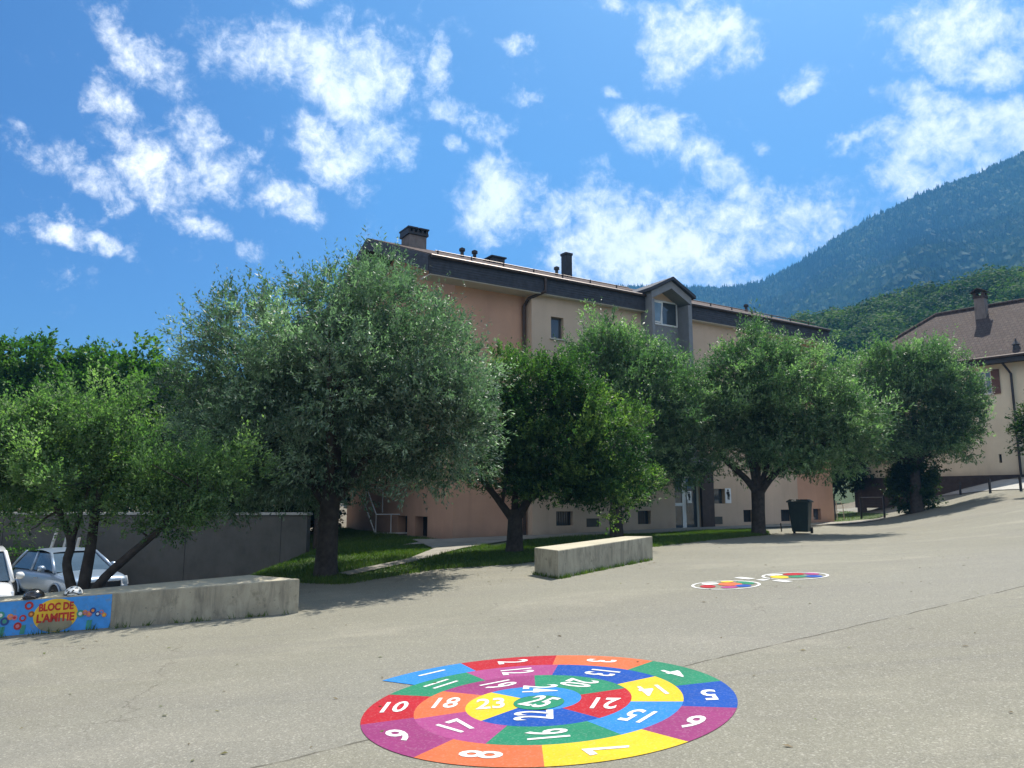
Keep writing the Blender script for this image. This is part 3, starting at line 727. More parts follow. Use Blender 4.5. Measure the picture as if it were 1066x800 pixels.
# things on the roof
def on_roof(px, py, v):
    u, z = fac(px, py, v); return u, v, zr0 + .09 + SL * (v + OV)
def roofpart(fn, name, mat, px, py, v):
    u, v, z = on_roof(px, py, v); mb = MB(); fn(mb, u, v, z); return mb.build(name, mat, bl), (u, v, z)
cu0, cu1 = fac(424.5, 250, 4.0)[0], fac(445.5, 250, 4.0)[0]; ctop = fac(437, 246, 4.3)[1]
czb = zr0 + SL * (4.3 + OV) - .5
ch = MB().box(cu0 + .06, cu1 - .06, 4.0, 4.75, czb, ctop - .1).build('chimney', M['chimney'], bl, .01)
cc = MB().box(cu0, cu1, 3.94, 4.81, ctop - .1, ctop)
for a in np.linspace(cu0 + .05, cu1 - .05, 5): cc.box(a - .05, a + .05, 3.98, 4.77, ctop + .002, ctop + .14)
cc.box(cu0 - .02, cu0 + (cu1 - cu0) * .48, 3.92, 4.83, ctop + .142, ctop + .2).box(cu0 + (cu1 - cu0) * .52, cu1 + .02, 3.92, 4.83, ctop + .142, ctop + .2)
cc.build('chimney_cap', M['metal_dk'], ch)
def vent(mb, u, v, z):
    mb.lathe([(.07, -.2), (.07, .22), (.12, .24), (.12, .34), (.05, .36), (.05, .38)], 12, (u, v, z))
for px, py in ((481, 270), (494, 273), (579.5, 285), (777, 327)):
    o, _ = roofpart(vent, 'roof_vent', M['metal_dk'], px, py, 3.0)
def flue(mb, u, v, z): mb.box(u - .17, u + .17, v - .17, v + .17, z - .3, z + .95).box(u - .2, u + .2, v - .2, v + .2, z + .952, z + 1.05)
roofpart(flue, 'flue', M['metal_dk'], 590, 285, 3.6)
def hatch(mb, u, v, z): mb.box(u - .3, u + .3, v - .3, v + .3, z - .2, z + .14).box(u - .36, u + .36, v - .36, v + .36, z + .142, z + .2)
roofpart(hatch, 'roof_hatch', M['metal_dk'], 515, 272, 3.4)
sg = MB()
for a in np.arange(-.8, RU1 - .4, 1.3):
    if TU0 - .3 < a < TU1 + .3: continue
    sg.box(a - .02, a + .02, -.25, -.21, zr0 + .2, zr0 + .42)
sg.tube([(-.9, -.23, zr0 + .40), (TU0 - .4, -.23, zr0 + .40)], .02, 6).tube([(TU1 + .4, -.23, zr0 + .40), (RU1 - .3, -.23, zr0 + .40)], .02, 6)
sg.build('snow_guard', M['brownmetal'], bl)
# entrance
MB().box(door[0], door[1], VB + .2, VB + .215, door[2], door[3]).build('entrance_recess', M['void'], bl)
df = MB(); a, b, c, d = door; t = .1; mu = a + (b - a) * .42
df.box(a, b, VB + .1, VB + .16, c, c + .16).box(a, b, VB + .1, VB + .16, d - t, d).box(a, a + t, VB + .1, VB + .16, c + .16, d - t).box(b - t, b, VB + .1, VB + .16, c + .16, d - t).box(mu - .1, mu + .1, VB + .1, VB + .16, c + .16, d - t).box(a + t, mu - .1, VB + .1, VB + .16, 1.15, 1.27)
dd = df.build('entrance_door', M['frame'], bl)
MB().box(a + t, b - t, VB + .125, VB + .135, c + .16, d - t).build('door_pane', M['glass'], dd)
MB().tube([(mu + .13, VB + .04, .9), (mu + .13, VB + .04, 1.4)], .018, 8).build('door_handle', M['chrome'], dd)
MB().box(TU0 - .0, TU1 + .9, TV + .0, VB - .003, 2.75, 2.995).build('entrance_canopy', M['greyclad'], bl, .01)
pq = [fac(729.5, 540, VB)[0], fac(742, 540, VB)[0]]
MB().box(pq[0], pq[1], VB - .12, VB - .003, -.3, 2.745).build('entrance_pier', M['brownmetal'], bl)
pa, pb, pc, pd = panel
MB().box(pa, pb, VB + .15, VB + .17, pc, pd).build('notice_window', M['glass'], bl)
def poster(px0, px1, py0, py1, v, label):
    u0, z1 = fac(px0, py0, v); u1, _ = fac(px1, py0, v); _, z0 = fac(px0, py1, v)
    c = np.array(CO) + UD * u0 + VD * v; rt = empty('notice_poster', (c[0], c[1], BZ + z0), A_); tag(rt, label, 'poster', 'white posters by the entrance')
    w, h = u1 - u0, z1 - z0
    MB().box(0, w, -.012, 0, 0, h).build('sheet', M['white'], rt)
    g = MB(); 
    for x0, x1, y0, y1 in ((.35, .62, .80, .92), (.30, .72, .52, .78), (.52, .78, .44, .62), (.36, .52, .25, .52), (.56, .70, .22, .52), (.2, .36, .62, .74)): g.box(w * x0, w * x1, -.016, -.0125, h * y0, h * y1)
    g.build('printed_figure', M['blackplastic'], rt)
poster(754.5, 760.5, 508.5, 524, VB - .02, 'white poster with a dark printed figure on the wall right of the entrance')
poster(714.5, 719.5, 511.5, 524, VB + .08, 'white poster with a dark printed figure on the entrance glass')

# ------------------------------------------------------------------ white stair railing by the gable
gx, gy = gnd(391, 557); z0 = G(gx, gy)
sr = empty('stair_railing', (gx, gy, z0)); tag(sr, 'white tubular railing round the cellar steps by the orange gable', 'railing')
w = 1.22; h = .75; b_ = MB()
b_.tube([(0, 0, 0), (0, 0, h), (w, .15, h), (w, .15, 0)], .022, 8).tube([(0, 0, .06), (w, .15, .06)], .018, 8)
b_.build('rail_frame', M['white'], sr)
MB().tube([(w * .45, .07, .06), (w * .45, .07, h)], .018, 8).build('post', M['white'], sr)
MB().tube([(0, 0, 0), (-.62, .9, 1.15)], .022, 8).tube([(0, 0, h), (-.55, .9, 1.75), (-.0, 1.4, 1.75)], .022, 8).tube([(-.0, 1.4, 1.75), (0, 1.4, .8)], .022, 8).tube([(-.55, .9, 1.75), (-.6, .9, 1.0)], .022, 8).build('stair_handrail', M['white'], sr)

# ------------------------------------------------------------------ retaining wall, its posts and the hedge
x0, y0, x1, y1 = -21.0, 25.7, -6.35, 24.2
dv = Vector((x1 - x0, y1 - y0)).normalized(); nv = Vector((-dv.y, dv.x)) * .3
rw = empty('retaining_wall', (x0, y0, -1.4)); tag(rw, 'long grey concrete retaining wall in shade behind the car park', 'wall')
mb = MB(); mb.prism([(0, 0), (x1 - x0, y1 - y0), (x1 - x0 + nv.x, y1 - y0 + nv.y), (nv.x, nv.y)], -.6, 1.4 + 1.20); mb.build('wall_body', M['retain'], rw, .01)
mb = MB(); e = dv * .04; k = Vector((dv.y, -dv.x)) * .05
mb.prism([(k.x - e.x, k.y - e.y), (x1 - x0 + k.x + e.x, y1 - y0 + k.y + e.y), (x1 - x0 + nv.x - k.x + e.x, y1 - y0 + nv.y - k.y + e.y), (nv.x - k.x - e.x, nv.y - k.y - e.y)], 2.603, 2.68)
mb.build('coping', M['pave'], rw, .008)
mb = MB()
for q in np.arange(1.5, 14.6, 3.1):
    c = dv * q; mb.box(c.x - .006, c.x + .006, c.y - .005 - .0, c.y + .004, -.4, 2.58)
mb.build('joint', M['void'], rw)
for i, (px, top, d_) in enumerate([(67, 550, .5), (77.5, 557, .35), (90, 559, .3), (105.5, 562, .3)]):
    Yp = 24.2; xx = (px - 533) / F * Yp * 1.0; zt = HC - (top - 523) / F * Yp; zb = G(xx - d_, Yp)
    o = empty('leaning_post', (xx - d_, Yp, zb)); tag(o, 'pale wooden post leaning to the right behind the silver car, ' + ['farthest left of four', 'second from the left', 'third from the left', 'farthest right of four'][i], 'post', 'pale leaning posts behind the car')
    dz = zt - zb
    MB().slab([(-.035, -.035, -.1), (.035, -.035, -.1), (.035, .035, -.1), (-.035, .035, -.1)], (d_ * 1.0, .05, dz + .1)).build('shaft', M['post'], o, .006)

# ------------------------------------------------------------------ wheelie bin and stakes
gx, gy = gnd(834.5, 556); bn = empty('wheelie_bin', (gx, gy, G(gx, gy) + .02), R(-32)); tag(bn, 'dark green wheelie bin with closed lid next to the tree by the path', 'bin')
def frus(a, z0, b, z1):   # (w,d) at z0 and z1
    return [(-a[0], -a[1], z0), (a[0], -a[1], z0), (a[0], a[1], z0), (-a[0], a[1], z0), (-b[0], -b[1], z1), (b[0], -b[1], z1), (b[0], b[1], z1), (-b[0], b[1], z1)]
FB = [(3, 2, 1, 0), (4, 5, 6, 7), (0, 1, 5, 4), (1, 2, 6, 5), (2, 3, 7, 6), (3, 0, 4, 7)]
mb = MB().add(frus((.27, .30), .05, (.355, .42), .98), FB); mb.build('body', M['bin'], bn, .035)
mb = MB().add(frus((.40, .46), .975, (.40, .46), 1.02), FB).add(frus((.385, .445), 1.022, (.30, .36), 1.075), FB); mb.build('lid', M['bin'], bn, .015)
MB().tube([(-.3, .47, .99), (-.3, .53, 1.0), (.3, .53, 1.0), (.3, .47, .99)], .018, 8).build('handle', M['bin'], bn)
for s in (-1, 1): MB().lathe([(.03, -.035), (.10, -.035), (.11, -.02), (.11, .02), (.10, .035), (.03, .035)], 20, (s * .30, .33, .09), 'x').build('wheel', M['rubber'], bn, smooth=False)
for i in (-.16, .0, .16): MB().slab([(i - .02, -.305, .12), (i + .02, -.305, .12), (i + .02, -.40, .9), (i - .02, -.40, .9)], (0, -.012, 0)).build('rib', M['bin'], bn)
for px, py, lean, l in ((796, 553.5, -.1, 'thin dark stake beside the trunk near the bin, leaning left'), (814, 554, -.03, 'thin dark stake standing just left of the bin')):
    gx, gy = gnd(px, py); o = MB().tube([(0, 0, -.1), (lean, 0, .30)], .022, 7).build('stake', M['stake'], None); o.location = (gx, gy, G(gx, gy)); tag(o, l, 'stake', 'stakes near the bin')

bn.scale = (.94, .74, 1.04)
# ------------------------------------------------------------------ fence and handrail at the building's right end, bollards
gx, gy = gnd(897, 541); gx2, gy2 = gnd(921, 540)
fe = empty('mesh_fence', (gx, gy, G(gx, gy))); tag(fe, 'dark wire mesh fence panel right of the orange building end', 'fence')
dx, dy = gx2 - gx, gy2 - gy; hf = 1.05
for q in (0, 1): MB().box(dx * q - .035, dx * q + .035, dy * q - .035, dy * q + .035, -.1, hf + .05).build('post', M['metal_dk'], fe)
mb = MB()
for q in np.linspace(.03, .97, 22): mb.tube([(dx * q, dy * q, .08), (dx * q, dy * q, hf)], .004, 4)
for z in np.linspace(.08, hf, 9): mb.tube([(0, 0, z), (dx, dy, z)], .005, 4)
mb.tube([(0, 0, hf), (dx, dy, hf)], .02, 6)
mb.build('wire_panel', M['metal_dk'], fe)
gx, gy = gnd(872, 543); hr = empty('handrail', (gx, gy, G(gx, gy))); tag(hr, 'pale tubular handrail beside the orange building end', 'railing')
MB().tube([(.0, 0, 0), (-.02, 0, .95), (.3, .25, .92), (.42, .3, .75), (.48, .35, 0)], .022, 8).tube([(-.02, .0, .5), (.42, .3, .45)], .018, 8).build('tube', M['soffit'], hr)
MB().box(-.13, -.07, -.03, .03, -.05, 1.0).build('post', M['metal_dk'], hr)
proto = None
for px, py, l in ((1000, 515.5, 'black bollard farthest left in front of the cream house'), (1031, 513.5, 'black bollard in the middle in front of the cream house'), (1063, 511.5, 'black bollard nearest the right edge of the picture')):
    gx, gy = gnd(px, py)
    if proto is None:
        proto = bo = empty('bollard'); MB().lathe([(.055, -.1), (.055, .62), (.04, .66)], 14).build('shaft', M['metal_dk'], bo); MB().lathe([(.062, .50), (.062, .56)], 14).build('band', M['brownmetal'], bo)
    else: bo = copy_tree(proto)
    bo.location = (gx, gy, G(gx, gy)); tag(bo, l, 'bollard', 'bollards along the pavement')

# ------------------------------------------------------------------ cream house on the right
HX, HY = 25.8, 40.0; HZ = 2.78; HA = math.atan2(-.75, .66)      # local x runs right/towards the viewer, y into the depth
ho = empty('cream_house', (HX, HY, HZ), HA); tag(ho, 'cream house with a big old brown tiled roof at the right edge', 'house')
HU = np.array([math.cos(HA), math.sin(HA)]); HV = np.array([-HU[1], HU[0]])
def hfac(px, py, v=0):
    d = ray(px, py); c = np.array([HX, HY]); t = ((c @ HV) + v) / (d[:2] @ HV); p = d[:2] * t
    return float((p - c) @ HU), float(HC + d[2] * t - HZ)
HD = 9.0; HL0, HL1 = -8.2, 9.0
ezl = hfac(1040, 372.5, -.5)[1]
hw = [hfac(1017.5, 386)[0], hfac(1031, 386)[0], hfac(1024, 411)[1], hfac(1024, 386.5)[1]]
slit = [hfac(1039.5, 473)[0], hfac(1042.5, 473)[0], hfac(1041, 482)[1], hfac(1041, 473)[1]]
mb = MB(); wall_holes(mb, HL0, HL1, -1.5, ezl, [hw, slit], lambda w, z, d: (w, d, z), .2)
mb.quad((HL0, 0, -1.5), (HL0, HD, -1.5), (HL0, HD, ezl), (HL0, 0, ezl)).quad((HL1, 0, -1.5), (HL1, HD, -1.5), (HL1, HD, ezl), (HL1, 0, ezl)).quad((HL0, HD, -1.5), (HL1, HD, -1.5), (HL1, HD, ezl), (HL0, HD, ezl))
mb.build('wall', M['cream'], ho)
MB().box(HL0 + .0, HL1, -.04, -.002, -1.5, .22).build('wall_foot_band', M['metal_dk'], ho)  # dark band along the foot of the front wall
def hwin(a, b, c, d):
    f = MB(); t = .07; f.box(a, b, .1, .16, c, c + t).box(a, b, .1, .16, d - t, d).box(a, a + t, .1, .16, c + t, d - t).box(b - t, b, .1, .16, c + t, d - t).box((a + b) / 2 - .04, (a + b) / 2 + .04, .1, .16, c + t, d - t).box(a + t, b - t, .115, .15, (c + d) / 2 + .2, (c + d) / 2 + .24)
    w = f.build('window', M['frame'], ho); MB().box(a + t, b - t, .125, .135, c + t, d - t).build('pane', M['glass_lt'], w); MB().box(a - .08, b + .08, -.06, .1, c - .08, c - .003).build('sill', M['soffit'], w)
hwin(*hw); ww = (hw[1] - hw[0]) * .62
for a in (hw[0] - ww - .02, hw[1] + .02):
    s = MB().box(a, a + ww, -.06, -.015, hw[2] - .02, hw[3] + .02)
    for z in np.arange(hw[2] + .08, hw[3] - .05, .09): s.box(a + .05, a + ww - .05, -.072, -.061, z, z + .05)
    s.build('shutter', M['shutter'], ho)
MB().box(slit[0], slit[1], .15, .17, slit[2], slit[3]).build('slit_window', M['void'], ho)
# hipped roof
OVH = .7; HR = 3.7; rh = 3.9; yr = HD / 2
ex0, ex1, ey0, ey1 = HL0 - OVH, HL1 + OVH, -OVH, HD + OVH
ze = ezl - .1; pr = [(ex0, ey0, ze), (ex1, ey0, ze), (ex1, ey1, ze), (ex0, ey1, ze)]; r0, r1 = (HL0 + HR, yr, ze + rh), (HL1 - HR, yr, ze + rh)
mb = MB()
for poly in ([pr[0], pr[1], r1, r0], [pr[2], pr[3], r0, r1], [pr[3], pr[0], r0], [pr[1], pr[2], r1]): mb.slab(poly, (0, 0, .14))
hroof = mb.build('roof', M['tile_old'], ho)
mb = MB(); mb.tube([(r0[0], yr, r0[2] + .17), (r1[0], yr, r1[2] + .17)], .11, 8)
for p, q in ((pr[0], r0), (pr[3], r0), (pr[1], r1), (pr[2], r1)): mb.tube([(p[0], p[1], p[2] + .16), (q[0], q[1], q[2] + .17)], .10, 8)
mb.build('ridge_tiles', M['tile_old'], hroof)
mb = MB().box(ex0, ex1, ey0 - .01, ey0 + .05, ze - .2, ze + .1).box(ex0, ex0 + .05, ey0 + .05, ey1, ze - .2, ze + .1).box(ex0 + .05, ex1, ey0 + .052, -.01, ze - .16, ze - .12); mb.build('eaves_board', M['metal_dk'], ho)
mb = MB().tube([(ex0, ey0 - .09, ze + .1), (ex1, ey0 - .09, ze + .1)], .08, 10); mb.build('gutter', M['brownmetal'], ho)
du = hfac(1042, 380, -.6)[0]; du2 = hfac(1053, 395, -.1)[0]
MB().tube([(du, -.6, ze), (du + .05, -.55, ze - .2), (du2, -.12, ze - .75), (du2 + .0, -.1, -.5)], .06, 8).build('downpipe', M['metal_dk'], ho)
# chimney with its own little roof
cu, cz = hfac(1021, 318, 3.5); zc = ze + rh * (3.5 + OVH) / (yr + OVH)
ct = hfac(1021, 309, 3.5)[1]
hch = MB().box(cu - .27, cu + .27, 3.25, 3.8, zc - .9, ct - .12).build('chimney', M['chimney'], ho)
mb = MB().box(cu - .31, cu + .31, 3.21, 3.84, ct - .12, ct); 
for a in (-.22, .22):
    for b in (3.32, 3.73): mb.box(cu + a - .08, cu + a + .08, b - .08, b + .08, ct + .002, ct + .22)
mb.slab([(cu - .40, 3.1, ct + .2), (cu, 3.1, ct + .42), (cu, 3.95, ct + .42), (cu - .40, 3.95, ct + .2)], (0, 0, .06)).slab([(cu + .40, 3.1, ct + .2), (cu, 3.1, ct + .42), (cu, 3.95, ct + .42), (cu + .40, 3.95, ct + .2)], (0, 0, .06))
mb.build('chimney_cap', M['tile_old'], hch)
vu, vz = hfac(1058, 366, -.2); MB().lathe([(.16, -.1), (.14, .15), (.2, .17), (.05, .38), (.03, .5)], 12, (vu, -.15, ze + rh * .55 / (yr + OVH) + .14)).build('roof_vent', M['metal_dk'], ho)

# ------------------------------------------------------------------ cars
def car(name, loc, rz, paint, label, cat, van=False):
    rt = empty(name, loc, rz); tag(rt, label, cat)
    # local: +x forward, y to the car's left, z up
    S = 1.0
    if not van: st = [(-2.05, .45, .75, .62), (-1.95, .34, .92, .76), (-1.4, .28, .96, .86), (-.5, .26, .95, .88), (.45, .26, .94, .88), (.95, .27, .93, .88), (1.5, .28, .89, .87), (1.88, .31, .82, .83), (2.05, .36, .74, .74)]
    else: st = [(-2.3, .5, 1.0, .75), (-2.2, .36, 1.12, .88), (-1.4, .3, 1.16, .94), (-.5, .3, 1.16, .96), (.6, .3, 1.14, .96), (1.1, .32, 1.12, .95), (1.7, .33, 1.08, .93), (2.1, .36, 1.0, .86), (2.28, .46, .92, .74)]
    secs = []
    for x, zb, zt, w in st:
        ring_ = [(0, zb), (w * .8, zb), (w * .97, zb + .1), (w, zb + (zt - zb) * .45), (w * .985, zb + (zt - zb) * .75), (w * .93, zt - .03), (w * .75, zt + .02), (0, zt + .045)]
        secs.append([(x, y, z) for y, z in ring_] + [(x, -y, z) for y, z in ring_[-2:0:-1]])
    k = len(secs[0]); mb = MB(); mb.add([p for s in secs for p in s], [(i * k + j, i * k + (j + 1) % k, (i + 1) * k + (j + 1) % k, (i + 1) * k + j) for i in range(len(secs) - 1) for j in range(k)] + [tuple(range(k)), tuple((len(secs) - 1) * k + j for j in range(k))])
    body = mb.build('body', paint, rt, smooth=True)
    md = body.modifiers.new('s', 'SUBSURF'); md.levels = md.render_levels = 2
    zb_, zr_ = (.95, 1.46) if not van else (1.15, 1.85)
    bx = [(-1.75, -1.25), (1.08, .30)] if not van else [(-2.15, -2.0), (1.25, .55)]
    wb, wr = (.80, .60) if not van else (.88, .72)
    def cab(x, y, z): return (x, y, z)
    B = [(bx[0][0], -wb), (bx[1][0], -wb), (bx[1][0], wb), (bx[0][0], wb)]; T = [(bx[0][1], -wr), (bx[1][1], -wr), (bx[1][1], wr), (bx[0][1], wr)]
    lo = [Vector((x, y, zb_ - .02)) for x, y in B]; hi = [Vector((x, y, zr_ - .04)) for x, y in T]
    def pane(name, i, j, inset=.06):
        a, b, c, d = lo[i], lo[j], hi[j], hi[i]; cen = (a + b + c + d) / 4
        MB().add([cen + (p - cen) * .94 for p in (a, b, c, d)], [(0, 1, 2, 3)]).build(name, M['carglass'], rt)
    pane('windscreen', 1, 2); pane('rear_window', 3, 0)
    for i, j in ((0, 1), (2, 3)):
        a, b, c, d = lo[i], lo[j], hi[j], hi[i]
        for s0, s1 in ((.04, .47), (.51, .96)):
            MB().add([a.lerp(b, s0).lerp(d.lerp(c, s0), .05), a.lerp(b, s1).lerp(d.lerp(c, s1), .05), a.lerp(b, s1).lerp(d.lerp(c, s1), .96), a.lerp(b, s0).lerp(d.lerp(c, s0), .96)], [(0, 1, 2, 3)]).build('side_window', M['carglass'], rt)
    for i in range(4): MB().tube([lo[i], lo[i].lerp(hi[i], .5) + Vector((0, 0, .02)), hi[i]], .045, 8).build('pillar', paint, rt, smooth=True)
    for i, j in ((0, 1), (3, 2)): MB().tube([lo[i].lerp(lo[j], .49), hi[i].lerp(hi[j], .49)], .04, 8).build('pillar', paint, rt, smooth=True)
    inn = MB().add([c * 1.0 + Vector((0, 0, 0)) for c in [Vector((p.x * .93, p.y * .93, p.z)) for p in lo + hi]], [(3, 2, 1, 0), (0, 1, 5, 4), (1, 2, 6, 5), (2, 3, 7, 6), (3, 0, 4, 7)]); inn.build('interior', M['void'], rt)
    rfm = MB(); g = 6
    for a in range(g + 1):
        for b in range(g + 1):
            fx, fy = a / g, b / g; p = hi[0].lerp(hi[1], fx).lerp(hi[3].lerp(hi[2], fx), fy)
            rfm.v.append((p.x + (fx - .5) * .06, p.y * 1.04, p.z + .07 * (1 - (2 * fx - 1) ** 2) * 1 + .03 * (1 - (2 * fy - 1) ** 2)))
    rfm.f += [(a * (g + 1) + b, (a + 1) * (g + 1) + b, (a + 1) * (g + 1) + b + 1, a * (g + 1) + b + 1) for a in range(g) for b in range(g)]
    rfm.build('roof', paint, rt, smooth=True)
    xf = st[-1][0]; zg = st[-1][2]; wf = st[-1][3]
    MB().box(xf - .12, xf + .015, -wf * .70, wf * .70, zg - .20, zg - .04).build('grille', M['blackplastic'], rt, .02)
    MB().lathe([(.055, 0), (.055, .012), (.04, .02)], 20, (xf + .014, 0, zg - .12), 'x').build('emblem', M['chrome'], rt)
    MB().box(xf - .30, xf + .05, -wf * 1.12, wf * 1.12, zg - .36, zg - .215).build('bumper', paint, rt, .04, True)
    MB().box(xf - .12, xf + .03, -wf * .8, wf * .8, zg - .45, zg - .365).build('air_intake', M['blackplastic'], rt, .01)
    MB().box(xf + .052, xf + .062, -.26, .26, zg - .34, zg - .23).build('number_plate', M['numberplate'], rt)
    for s in (-1, 1):
        x2 = st[-2][0]; w2 = st[-2][3]
        q = MB().add([(xf + .012, s * wf * .74, zg - .20), (x2 + .03, s * (w2 - .01), zg - .17), (x2 - .12, s * (w2 + .015), zg + .05), (xf - .03, s * wf * .74, zg + .0), (xf - .2, s * wf * .74, zg - .20), (x2 - .15, s * (w2 - .1), zg - .17), (x2 - .2, s * (w2 - .1), zg + .05), (xf - .2, s * wf * .74, zg + .0)], [(0, 1, 2, 3), (7, 6, 5, 4), (0, 4, 5, 1), (1, 5, 6, 2), (2, 6, 7, 3), (3, 7, 4, 0)]); q.build('headlight', M['lamp'], rt, .015)
        my = wb + .17; mb = MB().lathe([(.02, -.09), (.075, -.08), (.09, -.02), (.085, .05), (.03, .10)], 14, (bx[1][0] - .42, s * my, zb_ + .08), 'y'); mb.build('mirror', paint, rt, smooth=True)
        MB().tube([(bx[1][0] - .42, s * (wb - .02), zb_ + .02), (bx[1][0] - .42, s * my, zb_ + .05)], .025, 6).build('mirror_arm', M['blackplastic'], rt)
        MB().box(bx[1][0] - 1.05, bx[1][0] - .85, s * (st[4][3] + .0) - .02, s * (st[4][3]) + .02, zb_ - .2, zb_ - .165).build('door_handle', M['chrome'] if not van else M['blackplastic'], rt, .008)
        for x in ((-1.28, 1.32) if not van else (-1.45, 1.5)):
            rr = .31 if not van else .36; yo = s * (.80 if not van else .87)
            wl = MB().lathe([(rr * .62, -.1), (rr * .95, -.1), (rr, -.07), (rr, .07), (rr * .95, .1), (rr * .62, .1)], 28, (x, yo, rr), 'y').build('wheel', M['rubber'], rt)
            rm = MB().lathe([(.03, .075), (.06, .09), (.09, .07)], 16, (x, yo + (s - 1) * .082, rr), 'y')
            rm = MB()
            yy = yo + s * .085
            for k5 in range(5):
                a = k5 * 2 * math.pi / 5; c5, s5 = math.cos(a), math.sin(a); 
                rm.slab([(x + c5 * .04 - s5 * .035, yy, rr + s5 * .04 + c5 * .035), (x + c5 * rr * .62 - s5 * .05, yy, rr + s5 * rr * .62 + c5 * .05), (x + c5 * rr * .62 + s5 * .05, yy, rr + s5 * rr * .62 - c5 * .05), (x + c5 * .04 + s5 * .035, yy, rr + s5 * .04 - c5 * .035)], (0, s * .015, 0))
            rm.lathe([(rr * .60, min(yy, yy + s * .02)), (rr * .66, min(yy, yy + s * .02)), (rr * .66, max(yy, yy + s * .02)), (rr * .60, max(yy, yy + s * .02))], 28, (x, 0, rr), 'y', cap=False)
            rm.build('rim', M['chrome'], wl)
            MB().lathe([(rr * .6, yo - .06 * s - .005), (rr * .6, yo - .06 * s + .005)], 20, (x, 0, rr), 'y').build('hub_backing', M['blackplastic'], wl)
            arch = [(x + (rr + .05) * math.cos(a), s * ((.875 if not van else .945)), rr + (rr + .05) * math.sin(a)) for a in np.linspace(0, math.pi, 15)]
            MB().add(arch, [tuple(range(15))]).build('wheel_arch', M['void'], rt)
            MB().tube(arch, .025, 6).build('arch_trim', paint, rt)
    return rt
cx_, cy_ = -12.75, 22.6
car('silver_car', (cx_, cy_, G(cx_, cy_) + .01), math.atan2(-.60, .80), M['car_silver'], 'silver hatchback parked behind the painted concrete block', 'car')
cx_, cy_ = -13.55, 19.6
car('white_car', (cx_, cy_, G(cx_, cy_) + .01), math.atan2(-.80, .60), M['car_white'], 'white car cut off by the left edge of the picture', 'car', True)

# ------------------------------------------------------------------ trees
def nz(p, seed, f):
    q = np.random.default_rng(seed); s = np.zeros(len(p))
    for k in range(5):
        d = q.normal(size=3); d /= np.linalg.norm(d); s += np.sin(p @ d * f * (1 + .45 * k) + q.uniform(0, 6.28)) / (1 + .35 * k)
    return s / 2.6
def unit(a): return a / (np.linalg.norm(a, axis=-1, keepdims=True) + 1e-9)
def leaf_quads(Pp, Dd, Ll, Ww):
    n = len(Pp); up = unit(np.array([0, 0, 1.0]) + rng.normal(0, .55, (n, 3)))
    S = unit(np.cross(Dd, up)); N = np.cross(S, Dd)
    mid = Pp + Dd * (Ll * .45)[:, None] - N * (Ww * .18)[:, None]
    return np.stack([Pp, mid + S * (Ww * .5)[:, None] + N * (Ww * .25)[:, None], Pp + Dd * Ll[:, None], mid - S * (Ww * .5)[:, None] + N * (Ww * .25)[:, None]], 1)
